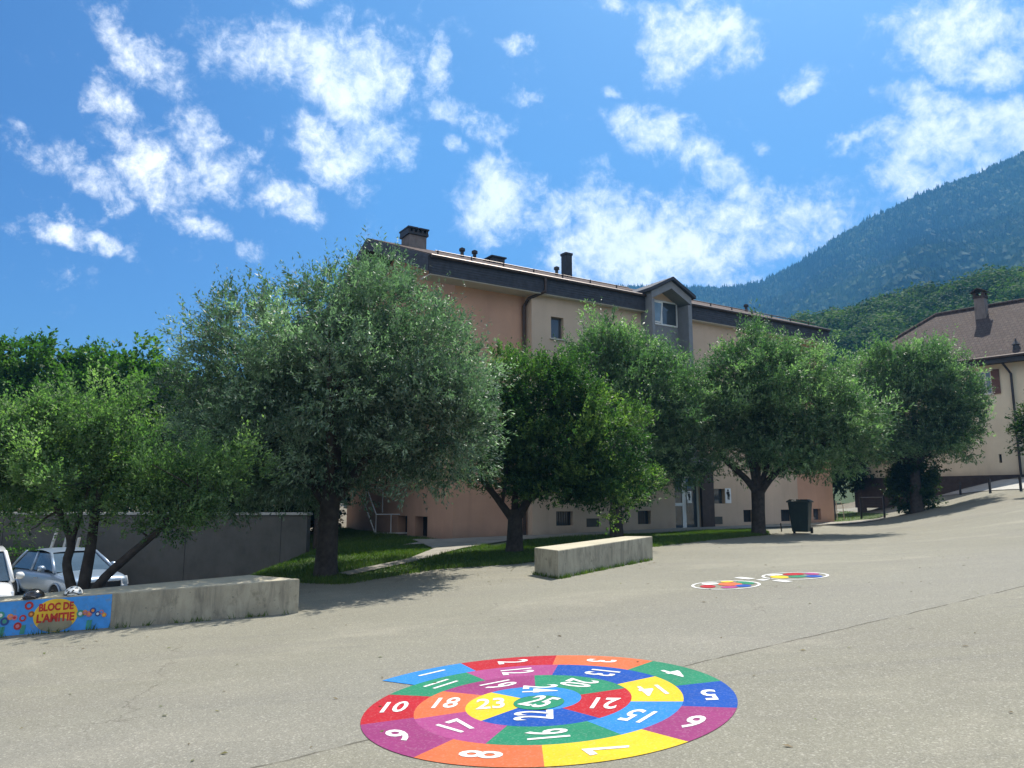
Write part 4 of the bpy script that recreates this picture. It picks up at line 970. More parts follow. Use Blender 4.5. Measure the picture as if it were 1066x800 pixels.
def crown(lobes, ncl, ntw, nleaf, L_, W_, tl, rc=.36, up=.35, shoot=0., droop=0., clump=.25, seed=1, shell=.38, cf=2.2, zmin=None, fill=.22, flat=.7):
    lob = np.array(lobes, float); vol = np.prod(lob[:, 3:], 1) ** .70; k = rng.choice(len(lob), ncl, p=vol / vol.sum())
    d = unit(rng.normal(size=(ncl, 3))); r = rng.uniform(0, 1, ncl) ** shell
    C_ = lob[k, :3]; rad = lob[k, 3:]
    bumpy = 1 + .27 * nz(d * 3 + k[:, None] * 1.7, seed + 5, 1.6)
    pc = C_ + d * rad * (r * bumpy)[:, None]
    c = nz(pc, seed, cf) + rng.normal(0, .2, ncl)
    keep = (c > -clump * 2) | (r < .6)
    if zmin is not None: keep &= pc[:, 2] > zmin
    pc, d, r, c = pc[keep], d[keep], r[keep], c[keep]; n0 = len(pc)
    # big leafy tufts, each of many twigs
    rcl = rc * rng.uniform(.6, 1.3, n0)
    off = rng.normal(size=(n0, ntw, 3)); off *= (rng.uniform(0, 1, (n0, ntw, 1)) ** .5) / (np.linalg.norm(off, axis=-1, keepdims=True) + 1e-9)
    off[..., 2] *= flat
    p = (pc[:, None] + off * rcl[:, None, None]).reshape(-1, 3)
    cd = unit(d * np.array([1, 1, .7]) + np.array([0, 0, up * .8]))
    D_ = unit(np.repeat(cd, ntw, 0) * .75 + off.reshape(-1, 3) * .6 + np.array([0, 0, up]) + rng.normal(0, .3, (len(p), 3)))
    tlen = rng.uniform(.6, 1.3, len(p)) * tl
    R_ = np.repeat(r, ntw); Dz = np.repeat(d[:, 2], ntw)
    sh = (rng.uniform(0, 1, len(p)) < shoot * .9) & (R_ > .78) & (Dz > -.05)
    D_[sh] = unit(D_[sh] * .5 + np.array([0, 0, 1.0])); tlen[sh] *= rng.uniform(1.4, 2.3, sh.sum())
    ct = np.clip(.60 + .18 * c + rng.normal(0, .24, n0), 0, 1)
    tw_t = np.repeat(ct, ntw) + rng.normal(0, .07, len(p))
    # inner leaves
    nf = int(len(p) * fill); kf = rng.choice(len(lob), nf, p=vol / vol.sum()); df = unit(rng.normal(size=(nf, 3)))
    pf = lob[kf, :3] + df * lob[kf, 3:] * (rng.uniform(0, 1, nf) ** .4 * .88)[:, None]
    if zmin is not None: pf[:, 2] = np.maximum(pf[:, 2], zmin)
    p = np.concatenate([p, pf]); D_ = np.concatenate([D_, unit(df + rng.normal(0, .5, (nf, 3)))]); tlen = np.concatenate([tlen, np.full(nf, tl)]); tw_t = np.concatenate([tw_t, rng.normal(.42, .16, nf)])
    n = len(p); m = nleaf; tt = rng.uniform(.05, 1, (n, m)); D2 = np.repeat(D_[:, None], m, 1)
    Pp = p[:, None] + D2 * (tt * tlen[:, None])[..., None]; Pp[..., 2] -= droop * (tt * tlen[:, None]) ** 2
    Pp = Pp + rng.normal(0, .02, Pp.shape)
    side = unit(np.cross(D2, rng.normal(size=(n, m, 3))))
    LD = unit(D2 * .8 + side * rng.uniform(.3, 1.0, (n, m, 1)) + np.array([0, 0, -.12 - droop]))
    Ll = rng.uniform(.7, 1.25, (n, m)) * L_ * (1 - .35 * tt ** 3); Ww = Ll * (W_ / L_) * rng.uniform(.8, 1.2, (n, m))
    V = leaf_quads(Pp.reshape(-1, 3), LD.reshape(-1, 3), Ll.ravel(), Ww.ravel())
    t = np.clip(np.repeat(tw_t, m) + rng.normal(0, .09, n * m), 0, 1)
    return V, t, pc, cd, r
def limb(mb, a, b, r0, r1, wob=.12, sag=.0, n=7, seg=8):
    a, b = np.array(a, float), np.array(b, float); ln = np.linalg.norm(b - a); q = np.random.default_rng(int(abs(a.sum() * 91 + b.sum() * 137) * 10) % 99991)
    o1, o2 = q.normal(0, wob * ln * .5, 3), q.normal(0, wob * ln * .5, 3); pts = []
    for i in range(n):
        t = i / (n - 1); p = a * (1 - t) + b * t + o1 * math.sin(math.pi * t) * .6 + o2 * math.sin(2 * math.pi * t) * .35; p[2] += sag * math.sin(math.pi * t) * ln; pts.append(p)
    mb.tube(pts, list(np.linspace(r0, r1, n)), seg); return pts
def tree(name, label, base, lobes, stems, cl, nleaf, L_, W_, tl, mat, bark, group='trees round the playground', nbr=40, **kw):
    """stems: list of polylines [(x,y,z,r),...] local"""
    x, y = base; z = G(x, y); rt = empty(name, (x, y, z)); tag(rt, label, 'tree', group)
    sq = kw.pop('squeeze', 1); lobes = [(a * sq, b * sq, c, d * sq, e * sq, f) for a, b, c, d, e, f in lobes]
    V, t, p, Dd, r = crown(lobes, cl[0], cl[1], nleaf, L_, W_, tl, **kw)
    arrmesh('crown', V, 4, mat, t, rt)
    mb = MB(); tips = []
    for s in stems:
        pts = [Vector(q[:3]) for q in s]; rr = [q[3] for q in s]; fine = []; fr = []
        for i in range(len(pts) - 1):
            for k in range(4):
                u = k / 4; a = pts[max(i - 1, 0)]; b = pts[i]; c = pts[i + 1]; d = pts[min(i + 2, len(pts) - 1)]
                fine.append(.5 * ((2 * b) + (c - a) * u + (2 * a - 5 * b + 4 * c - d) * u * u + (3 * b - a - 3 * c + d) * u ** 3)); fr.append(rr[i] * (1 - u) + rr[i + 1] * u)
        fine.append(pts[-1]); fr.append(rr[-1]); mb.tube(fine, fr, 10); tips += list(zip(fine, fr))[len(fine) // 2:]
    sel = rng.choice(len(p), min(nbr, len(p)), replace=False)
    for i in sel:
        q = p[i]; cand = min(tips, key=lambda a: (a[0] - Vector(q)).length + (3 if a[0].z > q[2] + .4 else 0)); r_ = min(cand[1] * .5, .045)
        limb(mb, tuple(cand[0]), q + Dd[i] * tl * .5, r_, .006, .12, .03, 6, 5)
    mb.build('trunk', bark, rt, smooth=True)
    return rt
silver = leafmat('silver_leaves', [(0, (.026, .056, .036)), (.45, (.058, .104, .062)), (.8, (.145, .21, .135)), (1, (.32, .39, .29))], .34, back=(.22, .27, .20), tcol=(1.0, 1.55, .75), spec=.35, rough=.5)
silver2 = leafmat('willow_leaves', [(0, (.026, .06, .028)), (.45, (.066, .126, .056)), (.8, (.16, .235, .115)), (1, (.31, .39, .22))], .38, back=(.20, .26, .16), tcol=(1.05, 1.6, .65), spec=.3, rough=.5)
green = leafmat('green_leaves', [(0, (.020, .05, .02)), (.5, (.042, .09, .034)), (.82, (.10, .165, .055)), (1, (.20, .27, .08))], .36, tcol=(1.1, 1.6, .6))
bright = leafmat('bright_leaves', [(0, (.024, .06, .018)), (.5, (.055, .118, .03)), (1, (.11, .19, .05))], .40, tcol=(1.2, 1.7, .55))
apple = leafmat('fresh_leaves', [(0, (.026, .062, .024)), (.45, (.078, .142, .056)), (.8, (.175, .255, .115)), (1, (.30, .38, .18))], .45, back=(.16, .22, .12), tcol=(1.15, 1.65, .6))
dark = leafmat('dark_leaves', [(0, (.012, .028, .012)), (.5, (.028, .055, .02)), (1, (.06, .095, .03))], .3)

b1 = gnd(339, 601)
tree('silver_leaved_tree', 'largest tree, broad silvery crown in front of the orange gable', b1,
     [(0, 0, 3.9, 3.1, 3.0, 2.2), (1.2, -.2, 4.6, 2.0, 2.2, 2.0), (-1.5, .2, 4.2, 1.8, 2.0, 1.9), (2.2, -.4, 3.2, 1.3, 1.7, 1.7), (-2.2, .2, 3.1, 1.2, 1.7, 1.5), (.2, .2, 5.5, 1.5, 1.6, 1.35), (1.9, -.3, 2.9, 1.3, 1.5, 1.0), (-.2, 0, 2.5, 2.3, 2.4, 1.0), (-2.1, .1, 2.25, 1.3, 1.6, .95), (2.4, -.3, 2.9, 1.15, 1.4, 1.2), (-.9, .6, 2.2, 1.4, 1.4, .8), (.2, 2.9, 4.1, 2.3, 2.4, 1.8)],  # last lobe: added at the unseen back of the crown to shade the lawn
     [[(0, 0, -.2, .30), (0, 0, .25, .23), (.02, 0, 1.0, .20), (.05, 0, 1.7, .2), (.1, 0, 3.0, .13), (.2, 0, 5.0, .05)], [(.03, 0, 1.4, .13), (.8, -.1, 2.4, .1), (1.8, -.3, 3.6, .05)], [(.03, 0, 1.4, .13), (-.8, .1, 2.5, .1), (-1.8, .2, 3.8, .05)], [(.03, 0, 1.6, .1), (.2, -.9, 2.8, .08), (.3, -1.6, 4.0, .04)]],
     (820, 24), 13, .10, .031, .34, silver, M['bark_dk'], up=.2, shoot=.2, clump=.22, seed=3, cf=1.9, rc=.42)
b2 = gnd(535, 576)
tree('dark_green_tree', 'dark green many stemmed tree with yellowish shoots left of the bare concrete block', b2,
     [(.8, 0, 3.1, 2.1, 1.9, 1.8), (2.2, -.2, 2.6, 1.4, 1.5, 1.5), (-.1, 0, 3.4, 1.3, 1.4, 1.5), (1.0, 0, 4.2, 1.6, 1.4, .95), (2.7, -.2, 1.9, .95, 1.1, .9), (.6, 0, 2.0, 1.6, 1.5, .7), (1.6, 0, 1.8, 1.2, 1.2, .6)],
     [[(0, 0, -.2, .27), (.02, 0, .3, .21), (.03, 0, .75, .19), (.02, 0, 1.1, .17)], [(0, 0, .8, .11), (-.45, .0, 1.4, .085), (-.85, .1, 1.95, .07), (-.9, .1, 2.8, .04)], [(.02, 0, .9, .10), (.05, .1, 1.6, .075), (.25, .1, 2.6, .05), (.5, 0, 3.6, .03)], [(.04, 0, .8, .12), (.4, -.1, 1.4, .10), (.75, -.1, 2.2, .07), (1.6, -.2, 3.2, .03)], [(.3, -.05, 1.3, .06), (1.3, -.2, 1.75, .045), (2.3, -.2, 2.2, .02)], [(-.3, 0, 1.2, .05), (-.2, -.2, 2.0, .04), (-.1, -.2, 3.0, .02)]],
     (420, 22), 12, .10, .045, .30, green, M['bark_dk'], up=.45, shoot=.3, clump=.18, seed=11, cf=2.4, rc=.34)
b3 = gnd(642, 561)
tree('willow_leaved_tree', 'tree with narrow pale leaves and straight trunk in front of the stair tower', b3,
     [(.8, .3, 4.8, 2.3, 1.9, 2.0), (-.5, .2, 5.3, 1.6, 1.5, 1.7), (2.0, .2, 4.2, 1.6, 1.7, 1.8), (.0, .2, 6.0, 1.5, 1.2, 1.05), (2.4, .1, 2.8, 1.2, 1.3, 1.2), (1.3, .1, 2.4, 1.6, 1.4, .9), (-.4, .1, 4.0, 1.5, 1.5, 1.4), (.6, .1, 3.0, 1.6, 1.6, .8)],
     [[(0, 0, -.2, .27), (0, 0, .3, .22), (0, 0, 1.2, .19), (.05, 0, 2.4, .16), (.3, .1, 4.0, .1), (.6, .2, 6.0, .04)], [(.05, 0, 2.0, .1), (.9, .1, 3.2, .07), (1.8, .2, 4.6, .03)], [(.05, 0, 2.2, .1), (-.5, .1, 3.6, .07), (-.6, .2, 5.2, .03)]],
     (480, 22), 12, .13, .042, .40, silver2, M['bark_dk'], up=.45, shoot=.22, clump=.17, seed=21, squeeze=0.93, cf=1.7, rc=.42)
b4 = gnd(790, 557.5)
tree('willow_leaved_tree', 'tree with rounded pale crown forking low beside the wheelie bin', b4,
     [(.3, 0, 4.5, 2.4, 2.3, 2.1), (1.9, -.2, 4.1, 2.1, 2.0, 1.9), (-.4, 0, 5.3, 1.5, 1.5, 1.2), (.6, 0, 5.8, 1.3, 1.2, .95), (3.2, -.2, 3.6, 1.35, 1.5, 1.5), (-1.1, 0, 3.7, 1.2, 1.5, 1.5), (1.1, 0, 3.0, 2.2, 2.1, 1.0), (2.6, -.2, 2.6, 1.3, 1.4, .9)],
     [[(0, 0, -.2, .30), (0, 0, .2, .23), (.02, 0, .8, .21), (.04, 0, 1.45, .22)], [(.05, 0, 1.3, .14), (.6, -.1, 2.0, .11), (1.6, -.1, 2.6, .08), (2.6, -.2, 3.2, .04)], [(.03, 0, 1.3, .13), (-.35, 0, 1.85, .11), (-1.1, .1, 2.6, .07), (-1.4, .1, 3.5, .03)], [(.04, 0, 1.35, .13), (.1, .1, 2.4, .1), (.3, .1, 4.2, .05)], [(.04, 0, 1.35, .11), (.5, .1, 2.5, .08), (1.0, .1, 4.0, .04)], [(0, 0, 1.4, .1), (-.2, -.1, 2.5, .07), (-.4, -.1, 4.4, .03)]],
     (520, 22), 12, .13, .042, .40, silver2, M['bark_dk'], up=.35, shoot=.24, clump=.17, seed=31, squeeze=0.92, cf=1.7, rc=.42)
b5 = gnd(955, 534)
tree('willow_leaved_tree', 'rounded pale green tree at the right with foliage down to the ground', b5,
     [(.3, 0, 5.0, 3.0, 2.6, 2.5), (-1.5, 0, 5.6, 1.9, 1.8, 1.9), (1.4, 0, 5.2, 1.9, 1.9, 1.9), (.0, 0, 6.7, 1.9, 1.7, 1.2), (2.2, -.2, 3.9, 1.4, 1.5, 1.5), (-2.0, 0, 4.0, 1.3, 1.5, 1.6), (.2, 0, 3.2, 2.0, 2.0, 1.2), (-1.4, 0, 3.4, 1.3, 1.4, 1.2)],
     [[(0, 0, -.2, .3), (0, 0, .8, .24), (.05, 0, 2.2, .2), (.2, 0, 4.5, .1), (.2, 0, 6.2, .04)], [(.05, 0, 1.8, .12), (1.0, 0, 3.4, .08), (1.8, 0, 5.0, .03)], [(.05, 0, 1.8, .12), (-.8, 0, 3.4, .08), (-1.3, 0, 5.0, .03)]],
     (560, 22), 12, .145, .05, .42, silver2, M['bark_dk'], up=.4, shoot=.2, clump=.17, seed=41, squeeze=0.9, cf=1.6, rc=.48)
bx_ = gnd(958, 532)
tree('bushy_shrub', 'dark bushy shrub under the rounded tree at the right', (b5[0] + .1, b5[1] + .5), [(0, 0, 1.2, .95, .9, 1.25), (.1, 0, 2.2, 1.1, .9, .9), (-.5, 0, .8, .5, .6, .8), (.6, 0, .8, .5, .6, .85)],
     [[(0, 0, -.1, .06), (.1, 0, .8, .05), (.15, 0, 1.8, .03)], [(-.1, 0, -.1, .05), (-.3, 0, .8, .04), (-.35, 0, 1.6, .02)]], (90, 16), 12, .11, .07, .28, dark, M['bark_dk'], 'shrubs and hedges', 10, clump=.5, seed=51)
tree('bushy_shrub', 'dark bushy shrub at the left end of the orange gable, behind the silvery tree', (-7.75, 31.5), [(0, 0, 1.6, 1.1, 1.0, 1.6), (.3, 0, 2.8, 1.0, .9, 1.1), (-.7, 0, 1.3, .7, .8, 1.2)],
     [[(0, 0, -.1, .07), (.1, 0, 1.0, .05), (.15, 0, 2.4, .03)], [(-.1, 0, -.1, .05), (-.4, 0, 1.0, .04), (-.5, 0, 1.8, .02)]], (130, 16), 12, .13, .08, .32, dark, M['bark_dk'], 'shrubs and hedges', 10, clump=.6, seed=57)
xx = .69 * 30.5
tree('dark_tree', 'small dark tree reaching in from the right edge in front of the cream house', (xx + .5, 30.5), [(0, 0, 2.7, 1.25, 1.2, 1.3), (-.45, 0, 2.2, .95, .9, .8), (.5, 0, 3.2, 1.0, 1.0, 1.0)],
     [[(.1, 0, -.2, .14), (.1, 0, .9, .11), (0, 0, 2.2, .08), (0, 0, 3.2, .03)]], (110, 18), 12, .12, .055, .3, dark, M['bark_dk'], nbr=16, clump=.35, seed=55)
# small many-stemmed tree behind the mural block
b0 = (-7.1, 12.9)
tree('small_tree', 'small fresh green tree with three leaning stems behind the painted block', b0,
     [(-.1, 0, 2.55, 1.55, 1.2, .95), (-1.2, 0, 2.5, .95, 1.0, .95), (.85, 0, 2.35, .95, .9, .8), (.1, 0, 3.2, .95, .8, .55), (1.55, 0, 1.95, .6, .6, .5), (-1.3, 0, 1.8, .75, .8, .6), (2.3, -.1, 2.35, .8, .55, .5), (1.5, 0, 1.7, .8, .7, .5), (-.6, 0, 3.05, .9, .8, .6)],
     [[(0, 0, -.2, .11), (-.06, 0, .35, .085), (-.20, 0, .85, .07), (-.16, 0, 1.2, .068), (-.4, 0, 1.7, .05), (-.9, 0, 2.5, .03)], [(.08, 0, -.2, .12), (.11, 0, .5, .10), (.17, 0, 1.1, .085), (.2, 0, 1.6, .07), (.3, 0, 2.6, .035)], [(.14, -.05, -.1, .09), (.36, -.05, .5, .075), (.85, -.05, 1.0, .065), (1.25, -.05, 1.35, .05), (1.9, -.1, 2.0, .03)], [(-.15, 0, 1.2, .05), (.0, -.1, 1.6, .035), (.15, -.1, 2.2, .02)]],
     (360, 22), 12, .07, .034, .26, apple, M['bark_dk'], up=.6, shoot=.55, clump=.10, seed=61, cf=2.8, zmin=1.15, rc=.27)
# taller trees behind
for i, (px, top, Yt, w_, lab, mat_) in enumerate([(18, 340, 30, 3.6, 'tall bright green tree at the left edge behind the small tree', bright), (112, 344, 31, 3.7, 'tall bright green tree in the middle behind the small tree and the retaining wall', bright), (178, 372, 34, 3.2, 'green tree partly hidden by the big silvery tree, behind the retaining wall', bright), (-60, 342, 29, 3.6, 'tall bright green tree mostly beyond the left edge', bright), (250, 400, 28.5, 3.2, 'dark tree behind the trunk of the silvery tree and the retaining wall', dark), (338, 330, 27.2, 2.5, 'dark tree added beside the left end of the orange gable to shade the lawn, behind the silvery tree', dark), (893, 385, 46, 3.2, 'dark tree in the gap between the orange building and the cream house', dark)]):  # the dark tree by the gable is added to shade the lawn
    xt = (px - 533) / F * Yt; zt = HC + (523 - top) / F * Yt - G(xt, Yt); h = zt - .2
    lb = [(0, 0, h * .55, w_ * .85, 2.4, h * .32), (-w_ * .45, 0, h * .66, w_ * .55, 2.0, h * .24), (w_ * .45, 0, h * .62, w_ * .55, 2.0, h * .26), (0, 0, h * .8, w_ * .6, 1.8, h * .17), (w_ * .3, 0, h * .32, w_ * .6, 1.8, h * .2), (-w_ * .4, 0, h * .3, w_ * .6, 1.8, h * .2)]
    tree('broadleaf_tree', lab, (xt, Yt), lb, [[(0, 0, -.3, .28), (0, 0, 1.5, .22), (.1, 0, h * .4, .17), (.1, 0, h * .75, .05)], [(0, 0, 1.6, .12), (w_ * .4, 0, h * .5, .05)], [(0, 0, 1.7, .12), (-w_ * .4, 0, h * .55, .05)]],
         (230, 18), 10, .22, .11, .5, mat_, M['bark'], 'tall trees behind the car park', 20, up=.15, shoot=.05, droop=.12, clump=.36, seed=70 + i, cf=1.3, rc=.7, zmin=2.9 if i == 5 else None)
# hedge behind the cars
hx, hy = -16.2, 24.6
hg_ = empty('clipped_hedge', (hx, hy, G(hx, hy))); tag(hg_, 'low sunlit green hedge behind the silver car', 'hedge', 'shrubs and hedges')
n = 9000; q = np.stack([rng.uniform(-2.6, 2.9, n), rng.uniform(-.4, .4, n), rng.uniform(.02, 1.35, n)], -1); edge = np.maximum.reduce([np.abs(q[:, 1]) / .4, q[:, 2] / 1.35]); q = q[edge > .6]; n = len(q); q += nz(q, 5, 5)[:, None] * .05
arrmesh('foliage', leaf_quads(q, unit(rng.normal(0, 1, (n, 3)) + [0, -.3, .6]), rng.uniform(.07, .13, n), rng.uniform(.04, .07, n)), 4, bright, np.clip(rng.normal(.6, .2, n), 0, 1), hg_)
MB().box(-2.5, 2.8, -.28, .28, -.1, 1.2).build('inner_stems', M['bark_dk'], hg_)

# ------------------------------------------------------------------ far hill and mountain
def az_el(px, py): d = ray(px, py); return math.atan2(d[0], d[1]), math.atan2(d[2], math.hypot(d[0], d[1]))
def ridge_fn(pts):
    A = np.array([az_el(*p) for p in pts]); 
    return lambda a: np.interp(a, A[:, 0], A[:, 1])
mt_el = ridge_fn([(-400, 523), (300, 520), (480, 330), (560, 299), (640, 297), (722, 299), (763, 298.5), (790, 294), (811, 284), (833, 272.5), (848, 262), (865, 250.5), (883, 240.5), (903, 228), (926, 217), (948, 206), (975, 195), (1008, 183), (1035, 172), (1066, 157.5), (1110, 142), (1200, 160), (1400, 240), (1500, 300)])
hl_el = ridge_fn([(-200, 523), (560, 470), (700, 400), (790, 352), (838, 333), (870, 326), (900, 317), (930, 309), (965, 303), (1007, 292), (1066, 285), (1150, 270), (1400, 240)])
def fn_(a, b, seed, f):
    p = np.stack([a, b, 0 * a], -1).reshape(-1, 3); return nz(p, seed, f).reshape(a.shape)
def relief(name, el, r0, r1, a0, a1, na, nr, amp, f, mat, back=1.12, pw=1.35, seed=0, drop=0):
    a = np.linspace(a0, a1, na); s = np.linspace(0, 1.15, nr); AA, SS = np.meshgrid(a, s)
    def hfun(AA, SS):
        rr = r0 + (r1 - r0) * SS; top = np.tan(el(AA)) * r1 + HC - drop
        base = 1.5
        prof = np.where(SS <= 1, np.clip(SS, 0, 1) ** pw, 1 - (SS - 1) * 3)
        x, y = rr * np.sin(AA), rr * np.cos(AA)
        nn = fn_(x, y, seed + 2, f) + .5 * fn_(x, y, seed + 3, f * 2.3) + .25 * fn_(x, y, seed + 4, f * 5)
        h = base + (top - base) * prof + amp * nn * np.clip(np.sin(np.pi * np.clip(SS, 0, 1)), 0, 1)
        return x, y, np.maximum(h, -3 + 0 * h)
    x, y, h = hfun(AA, SS); V = np.stack([x, y, h], -1).reshape(-1, 3); idx = np.arange(na * nr).reshape(nr, na)
    fs = np.stack([idx[:-1, :-1], idx[1:, :-1], idx[1:, 1:], idx[:-1, 1:]], -1).reshape(-1, 4)
    me = bpy.data.meshes.new(name); me.from_pydata(V.tolist(), [], fs.tolist()); me.polygons.foreach_set('use_smooth', [True] * len(me.polygons)); me.update(); me.materials.append(mat)
    o = bpy.data.objects.new(name, me); COL.objects.link(o); o['kind'] = 'structure'
    return hfun
M['mount'] = plain('mountain_floor', (.035, .05, .022), 1, .4, .02)
M['hillf'] = plain('hill_floor', (.03, .05, .018), 1, .4, .05)
MR0, MR1 = 330, 1150
mh = relief('mountain', mt_el, MR0, MR1, R(-10), R(62), 170, 90, 42, .013, M['mount'], seed=4, drop=9)
HR0, HR1 = 75, 210
hh_ = relief('hill', hl_el, HR0, HR1, R(-12), R(60), 90, 50, 2.5, .06, M['hillf'], seed=9, drop=5.5, pw=1.1)
conif = leafmat('far_forest', [(0, (.012, .026, .014)), (.45, (.022, .044, .02)), (.8, (.052, .09, .026)), (1, (.10, .14, .05))], .12, spec=.1, rough=.8)
def forest_cones(n):
    a = rng.uniform(R(8), R(46), n); s = np.sqrt(rng.uniform(.10, 1.02, n)); x, y, h = mh(a, s)
    dens = nz(np.stack([x, y, 0 * x], -1), 77, .012) + .6 * nz(np.stack([x, y, 0 * x], -1), 78, .04)
    broad = rng.uniform(-1, 1, n) * .8 + dens + (1 - s) * 1.8 > .3
    H_ = np.where(broad, rng.uniform(7, 12, n), rng.uniform(9, 16, n)); W_ = np.where(broad, rng.uniform(3.5, 7, n), rng.uniform(2.0, 3.4, n))
    tint = np.clip(np.where(broad, .55, .22) + rng.normal(0, .08, n) + dens * .26, 0, 1)
    out, tt = [], []; k = 6
    for lev in range(3):
        ang = np.arange(k) * 2 * np.pi / k
        # conifer: stacked cones; broad: rounded tiers
        zb = np.where(broad, [.05, .3, .6][lev], [.05, .32, .6][lev]) * H_; zt = np.where(broad, [.75, .95, 1.0][lev], [.55, .8, 1.0][lev]) * H_
        wr = np.where(broad, [.85, 1.0, .72][lev], [1, .72, .42][lev]) * W_
        for j in range(k):
            rj = wr * rng.uniform(.7, 1.25, n); a0_, a1_ = ang[j] , ang[(j + 1) % k]
            p0 = np.stack([x + rj * np.cos(a0_), y + rj * np.sin(a0_), h + zb + rng.uniform(-.1, .1, n) * H_], -1); p1 = np.stack([x + rj * np.cos(a1_), y + rj * np.sin(a1_), h + zb + rng.uniform(-.1, .1, n) * H_], -1)
            tw = np.where(broad, .35, 0) * W_
            p2 = np.stack([x + tw * np.cos(a0_), y + tw * np.sin(a0_), h + zt], -1)
            out.append(np.stack([p0, p1, p2], 1)); tt.append(tint + rng.normal(0, .02, n))
    return np.concatenate(out), np.clip(np.concatenate(tt), 0, 1)
V, t = forest_cones(26000)
o = arrmesh('mountain_forest', V, 3, conif, t); tag(o, 'dark blue green forest covering the mountainside', 'forest', kind='stuff')
wood = leafmat('hill_wood', [(0, (.015, .036, .012)), (.5, (.046, .088, .024)), (1, (.10, .15, .04))], .25, spec=.03, rough=.7)
def hill_wood(n, m):
    a = rng.uniform(R(6), R(46), n); s = np.sqrt(rng.uniform(.25, 1.04, n)); x, y, h = hh_(a, s)
    w = rng.uniform(2.2, 4.6, n); H_ = w * rng.uniform(.8, 1.2, n); tint = rng.normal(.42, .24, n)
    d = unit(rng.normal(size=(n, m, 3)) + [0, 0, .25]); r = rng.uniform(.72, 1.08, (n, m, 1))
    c = np.stack([x, y, h + 2.6], -1)[:, None] + d * r * np.stack([w, w, H_], -1)[:, None]
    c[..., 2] += rng.uniform(-1.2, 1.6, (n, 1))
    nn = unit(d + rng.normal(0, .35, (n, m, 3))).reshape(-1, 3); t1 = unit(np.cross(nn, rng.normal(size=nn.shape))); t2 = np.cross(nn, t1)
    sz = rng.uniform(.2, .5, (n * m, 1)); c = c.reshape(-1, 3)
    V = np.stack([c - t1 * sz, c + t2 * sz * .7, c + t1 * sz, c - t2 * sz * .7], 1)
    return V, np.clip(np.repeat(tint, m) + rng.normal(0, .08, n * m), 0, 1)
V, t = hill_wood(1000, 420)
o = arrmesh('hill_forest', V, 4, wood, t); tag(o, 'round crowned green wood on the nearer hillside', 'forest', kind='stuff')

# ------------------------------------------------------------------ haze
hm = bpy.data.materials.new('haze'); hm.use_nodes = True; t = NT(hm.node_tree); t.n.remove(t.n['Principled BSDF'])
pv = t.node('ShaderNodeVolumePrincipled'); pv.inputs['Color'].default_value = (.15, .50, 1.0, 1); pv.inputs['Density'].default_value = .00042; pv.inputs['Anisotropy'].default_value = 0.0
t.link(pv.outputs[0], t.n['Material Output'].inputs['Volume'])
hz = MB().box(-252, 1385, -252, 1385, -8, 640).build('haze', hm); hz['kind'] = 'stuff'; hz['label'] = 'thin blue air over the valley'; hz['category'] = 'haze'

# ------------------------------------------------------------------ sky with clouds, sun
SUN_AZ, SUN_EL = R(31), R(60)
wd = bpy.data.worlds.new('World'); sc.world = wd; wd.use_nodes = True; t = NT(wd.node_tree); bg = t.n['Background']
sky = t.node('ShaderNodeTexSky', sky_type='NISHITA'); sky.sun_disc = False; sky.sun_elevation = SUN_EL; sky.sun_rotation = SUN_AZ
sky.air_density = 1.0; sky.dust_density = 3.2; sky.ozone_density = 2.5; sky.altitude = 500
vec = t.node('ShaderNodeTexCoord').outputs['Generated']
clouds = [  # px, py, half length, half height, angle (deg, image plane, + = down to the right), weight
    (146, 55, 52, 22, 32, 1), (120, 110, 40, 22, 50, .9), (150, 170, 60, 26, 40, 1), (35, 160, 50, 20, 35, .9), (95, 190, 35, 18, 20, .8), (75, 250, 60, 12, 14, .75), (205, 238, 34, 12, 15, .75), (228, 170, 45, 26, 40, 1), (300, 212, 32, 18, 20, .8),
    (330, 80, 85, 30, 14, 1.05), (385, 90, 50, 45, 40, 1.05), (345, 165, 42, 24, 25, .9), (385, 130, 60, 28, 45, .9), (425, 180, 16, 10, 40, .7), (262, 268, 16, 14, 50, .6),
    (455, 70, 14, 40, 10, .62), (470, 110, 26, 16, 40, .6), (510, 138, 26, 16, 30, .72), (470, 150, 14, 10, 30, .55),
    (520, 215, 36, 40, 50, 1), (580, 225, 45, 22, 10, .9), (640, 245, 70, 36, 8, 1.1), (690, 270, 90, 34, 4, 1.15), (770, 232, 110, 26, -4, 1.0), (850, 222, 45, 24, -10, 1), (620, 190, 22, 20, 10, .75), (740, 265, 80, 26, 0, 1.1),
    (690, 145, 48, 26, 20, .98), (760, 185, 45, 22, 30, .85), (730, 45, 48, 30, 10, .98), (765, 40, 30, 16, -20, .8), (700, 28, 30, 14, 40, .8),
    (850, 85, 22, 14, -50, .72), (800, 145, 14, 8, 10, .6), (900, 152, 24, 9, -10, .75), (541, 50, 16, 8, 0, .6), (628, 88, 14, 8, 0, .55), (545, 95, 12, 8, 0, .5),
    (990, 22, 66, 26, 12, 1.05), (1030, 60, 50, 24, 20, 1.0), (960, 40, 34, 20, 0, .9), (965, 110, 40, 22, 30, .95), (1000, 150, 70, 34, 10, 1.1), (950, 185, 40, 22, -10, .95), (1050, 160, 60, 24, -8, 1.0),
    (632, 5, 22, 8, 0, .7), (720, 5, 16, 8, 0, .6), (1180, 40, 90, 40, 10, 1), (1200, 120, 80, 30, 0, 1), (-90, 90, 80, 26, 30, 1), (-120, 200, 80, 20, 20, .8), (250, -70, 90, 30, 20, 1), (620, -90, 110, 36, 10, 1), (900, -80, 110, 36, -10, 1), (400, -160, 120, 36, 15, 1)]
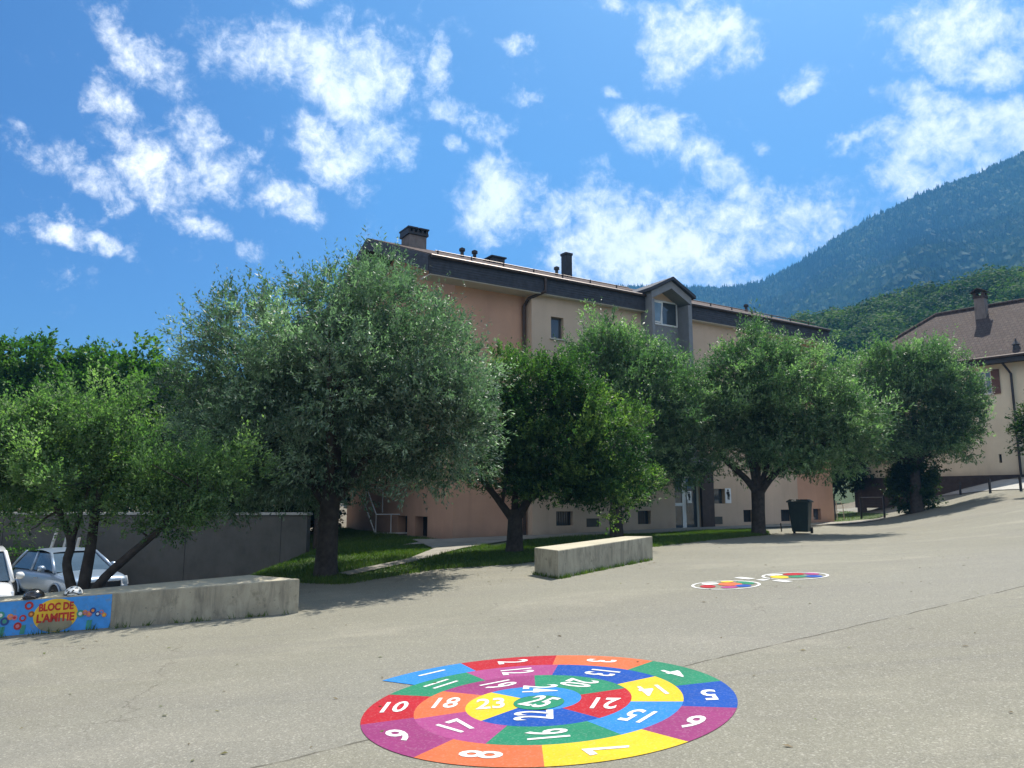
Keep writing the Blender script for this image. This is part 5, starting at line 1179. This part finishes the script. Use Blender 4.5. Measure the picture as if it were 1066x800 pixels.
# wispy displacement of the lookup direction
nA = t.node('ShaderNodeTexNoise'); nA.inputs['Scale'].default_value = 9; nA.inputs['Detail'].default_value = 7; nA.inputs['Roughness'].default_value = .62; t.link(vec, nA.inputs['Vector'])
vm = t.node('ShaderNodeVectorMath', operation='SUBTRACT'); t.link(nA.outputs['Color'], vm.inputs[0]); vm.inputs[1].default_value = (.5, .5, .5)
vs_ = t.node('ShaderNodeVectorMath', operation='SCALE'); t.link(vm.outputs[0], vs_.inputs[0]); vs_.inputs['Scale'].default_value = .10
va = t.node('ShaderNodeVectorMath', operation='ADD'); t.link(vec, va.inputs[0]); t.link(vs_.outputs[0], va.inputs[1]); wv = va.outputs[0]
mask = None
rest = []  # starts with unseen clouds behind and overhead, added as fill for the shaded walls
for az, el, w_, h_, wgt in ((180, 28, .5, .22, 1.2), (140, 40, .45, .22, 1.1), (225, 38, .45, .25, 1.15), (195, 58, .5, .3, 1.2), (110, 24, .4, .18, 1.1), (-95, 26, .45, .2, 1.2), (160, 16, .6, .12, 1.2), (-140, 18, .5, .14, 1.2), (-70, 50, .35, .2, 1.0), (-20, 72, .35, .2, .9), (100, 62, .35, .2, 1.0)):
    A0, E0 = R(az), R(el); c = Vector((math.sin(A0) * math.cos(E0), math.cos(A0) * math.cos(E0), math.sin(E0)))
    e1 = Vector((math.cos(A0), -math.sin(A0), 0)); e2 = c.cross(e1); rest.append((c, e1 / w_, e2 / h_, wgt))
for px, py, a, b, ang, wgt in clouds:
    c = Vector(ray(px, py)).normalized(); ca, sa = math.cos(R(ang)), math.sin(R(ang))
    e1 = (Vector(ray(px + ca * 5, py + sa * 5)).normalized() - c); e2 = (Vector(ray(px - sa * 5, py + ca * 5)).normalized() - c)
    a, b, wgt = a * 1.12, b * 1.12, wgt + (.04 if px > 260 else -.20)
    rest.append((c, e1 * (5 / e1.length ** 2 / a), e2 * (5 / e2.length ** 2 / b), wgt))
for c, v1, v2, wgt in rest:
    o1, o2 = c.dot(v1), c.dot(v2)
    cx3 = []
    for vv, oo in ((v1, o1), (v2, o2)):
        dn = t.node('ShaderNodeVectorMath', operation='DOT_PRODUCT'); t.link(wv, dn.inputs[0]); dn.inputs[1].default_value = vv
        s_ = t.math('SUBTRACT', dn.outputs['Value'], oo); cx3.append(t.math('MULTIPLY', s_, s_))
    m_ = t.math('SUBTRACT', wgt, t.math('MULTIPLY', t.math('ADD', cx3[0], cx3[1]), .75))
    mask = m_ if mask is None else t.math('SMOOTH_MAX', mask, m_, .25)
big = t.noise(vec, 14, 10, .66, .3); fine = t.noise(vec, 42, 8, .68, .3)
mask = t.math('MAXIMUM', mask, -.8)
den = t.math('ADD', mask, t.math('ADD', t.math('MULTIPLY', t.math('SUBTRACT', big, .5), 3.6), t.math('MULTIPLY', t.math('SUBTRACT', fine, .5), 3.4)))
alpha = t.math('POWER', t.sstep(den, -.45, 1.95), 1.2)
shade = t.sstep(t.math('ADD', den, t.math('MULTIPLY', t.math('SUBTRACT', t.noise(vec, 20, 6, .6), .5), 3.0)), 1.2, 3.0)
ccol = t.mix(t.math('MULTIPLY', shade, .75), (12.4, 12.6, 12.8), (8.6, 9.8, 11.4))
hs = t.node('ShaderNodeHueSaturation'); hs.inputs['Saturation'].default_value = 1.15; hs.inputs['Value'].default_value = 1.0; t.link(sky.outputs[0], hs.inputs['Color'])
t.link(t.mix(alpha, t.mix(1.0, hs.outputs[0], (.43, .79, 1.10), 'MULTIPLY'), ccol), bg.inputs['Color']); bg.inputs['Strength'].default_value = .062
sl = bpy.data.lights.new('sun', 'SUN'); sl.energy = 5.0; sl.angle = R(.5); sl.color = (1, .94, .84)
so_ = bpy.data.objects.new('sun', sl); COL.objects.link(so_)
sd = Vector((math.sin(SUN_AZ) * math.cos(SUN_EL), math.cos(SUN_AZ) * math.cos(SUN_EL), math.sin(SUN_EL)))
so_.rotation_euler = sd.to_track_quat('Z', 'Y').to_euler(); so_.location = (0, 0, 60)

# ------------------------------------------------------------------ camera and render settings
cam = bpy.data.cameras.new('camera'); cam.sensor_width = 36; cam.lens = F / 1066 * 36; cam.clip_end = 6000; cam.clip_start = .05
co = bpy.data.objects.new('camera', cam); COL.objects.link(co); co.location = (0, 0, HC); co.rotation_euler = (R(90) + PITCH, 0, 0); sc.camera = co
sc.view_settings.view_transform = 'Standard'; sc.view_settings.look = 'None'; sc.view_settings.gamma = 1; sc.view_settings.exposure = 1.05; sc.view_settings.use_curve_mapping = False
sc.cycles.use_denoising = True; sc.cycles.max_bounces = 7; sc.cycles.transparent_max_bounces = 8; sc.cycles.volume_bounces = 0
sc.cycles.sample_clamp_indirect = 8
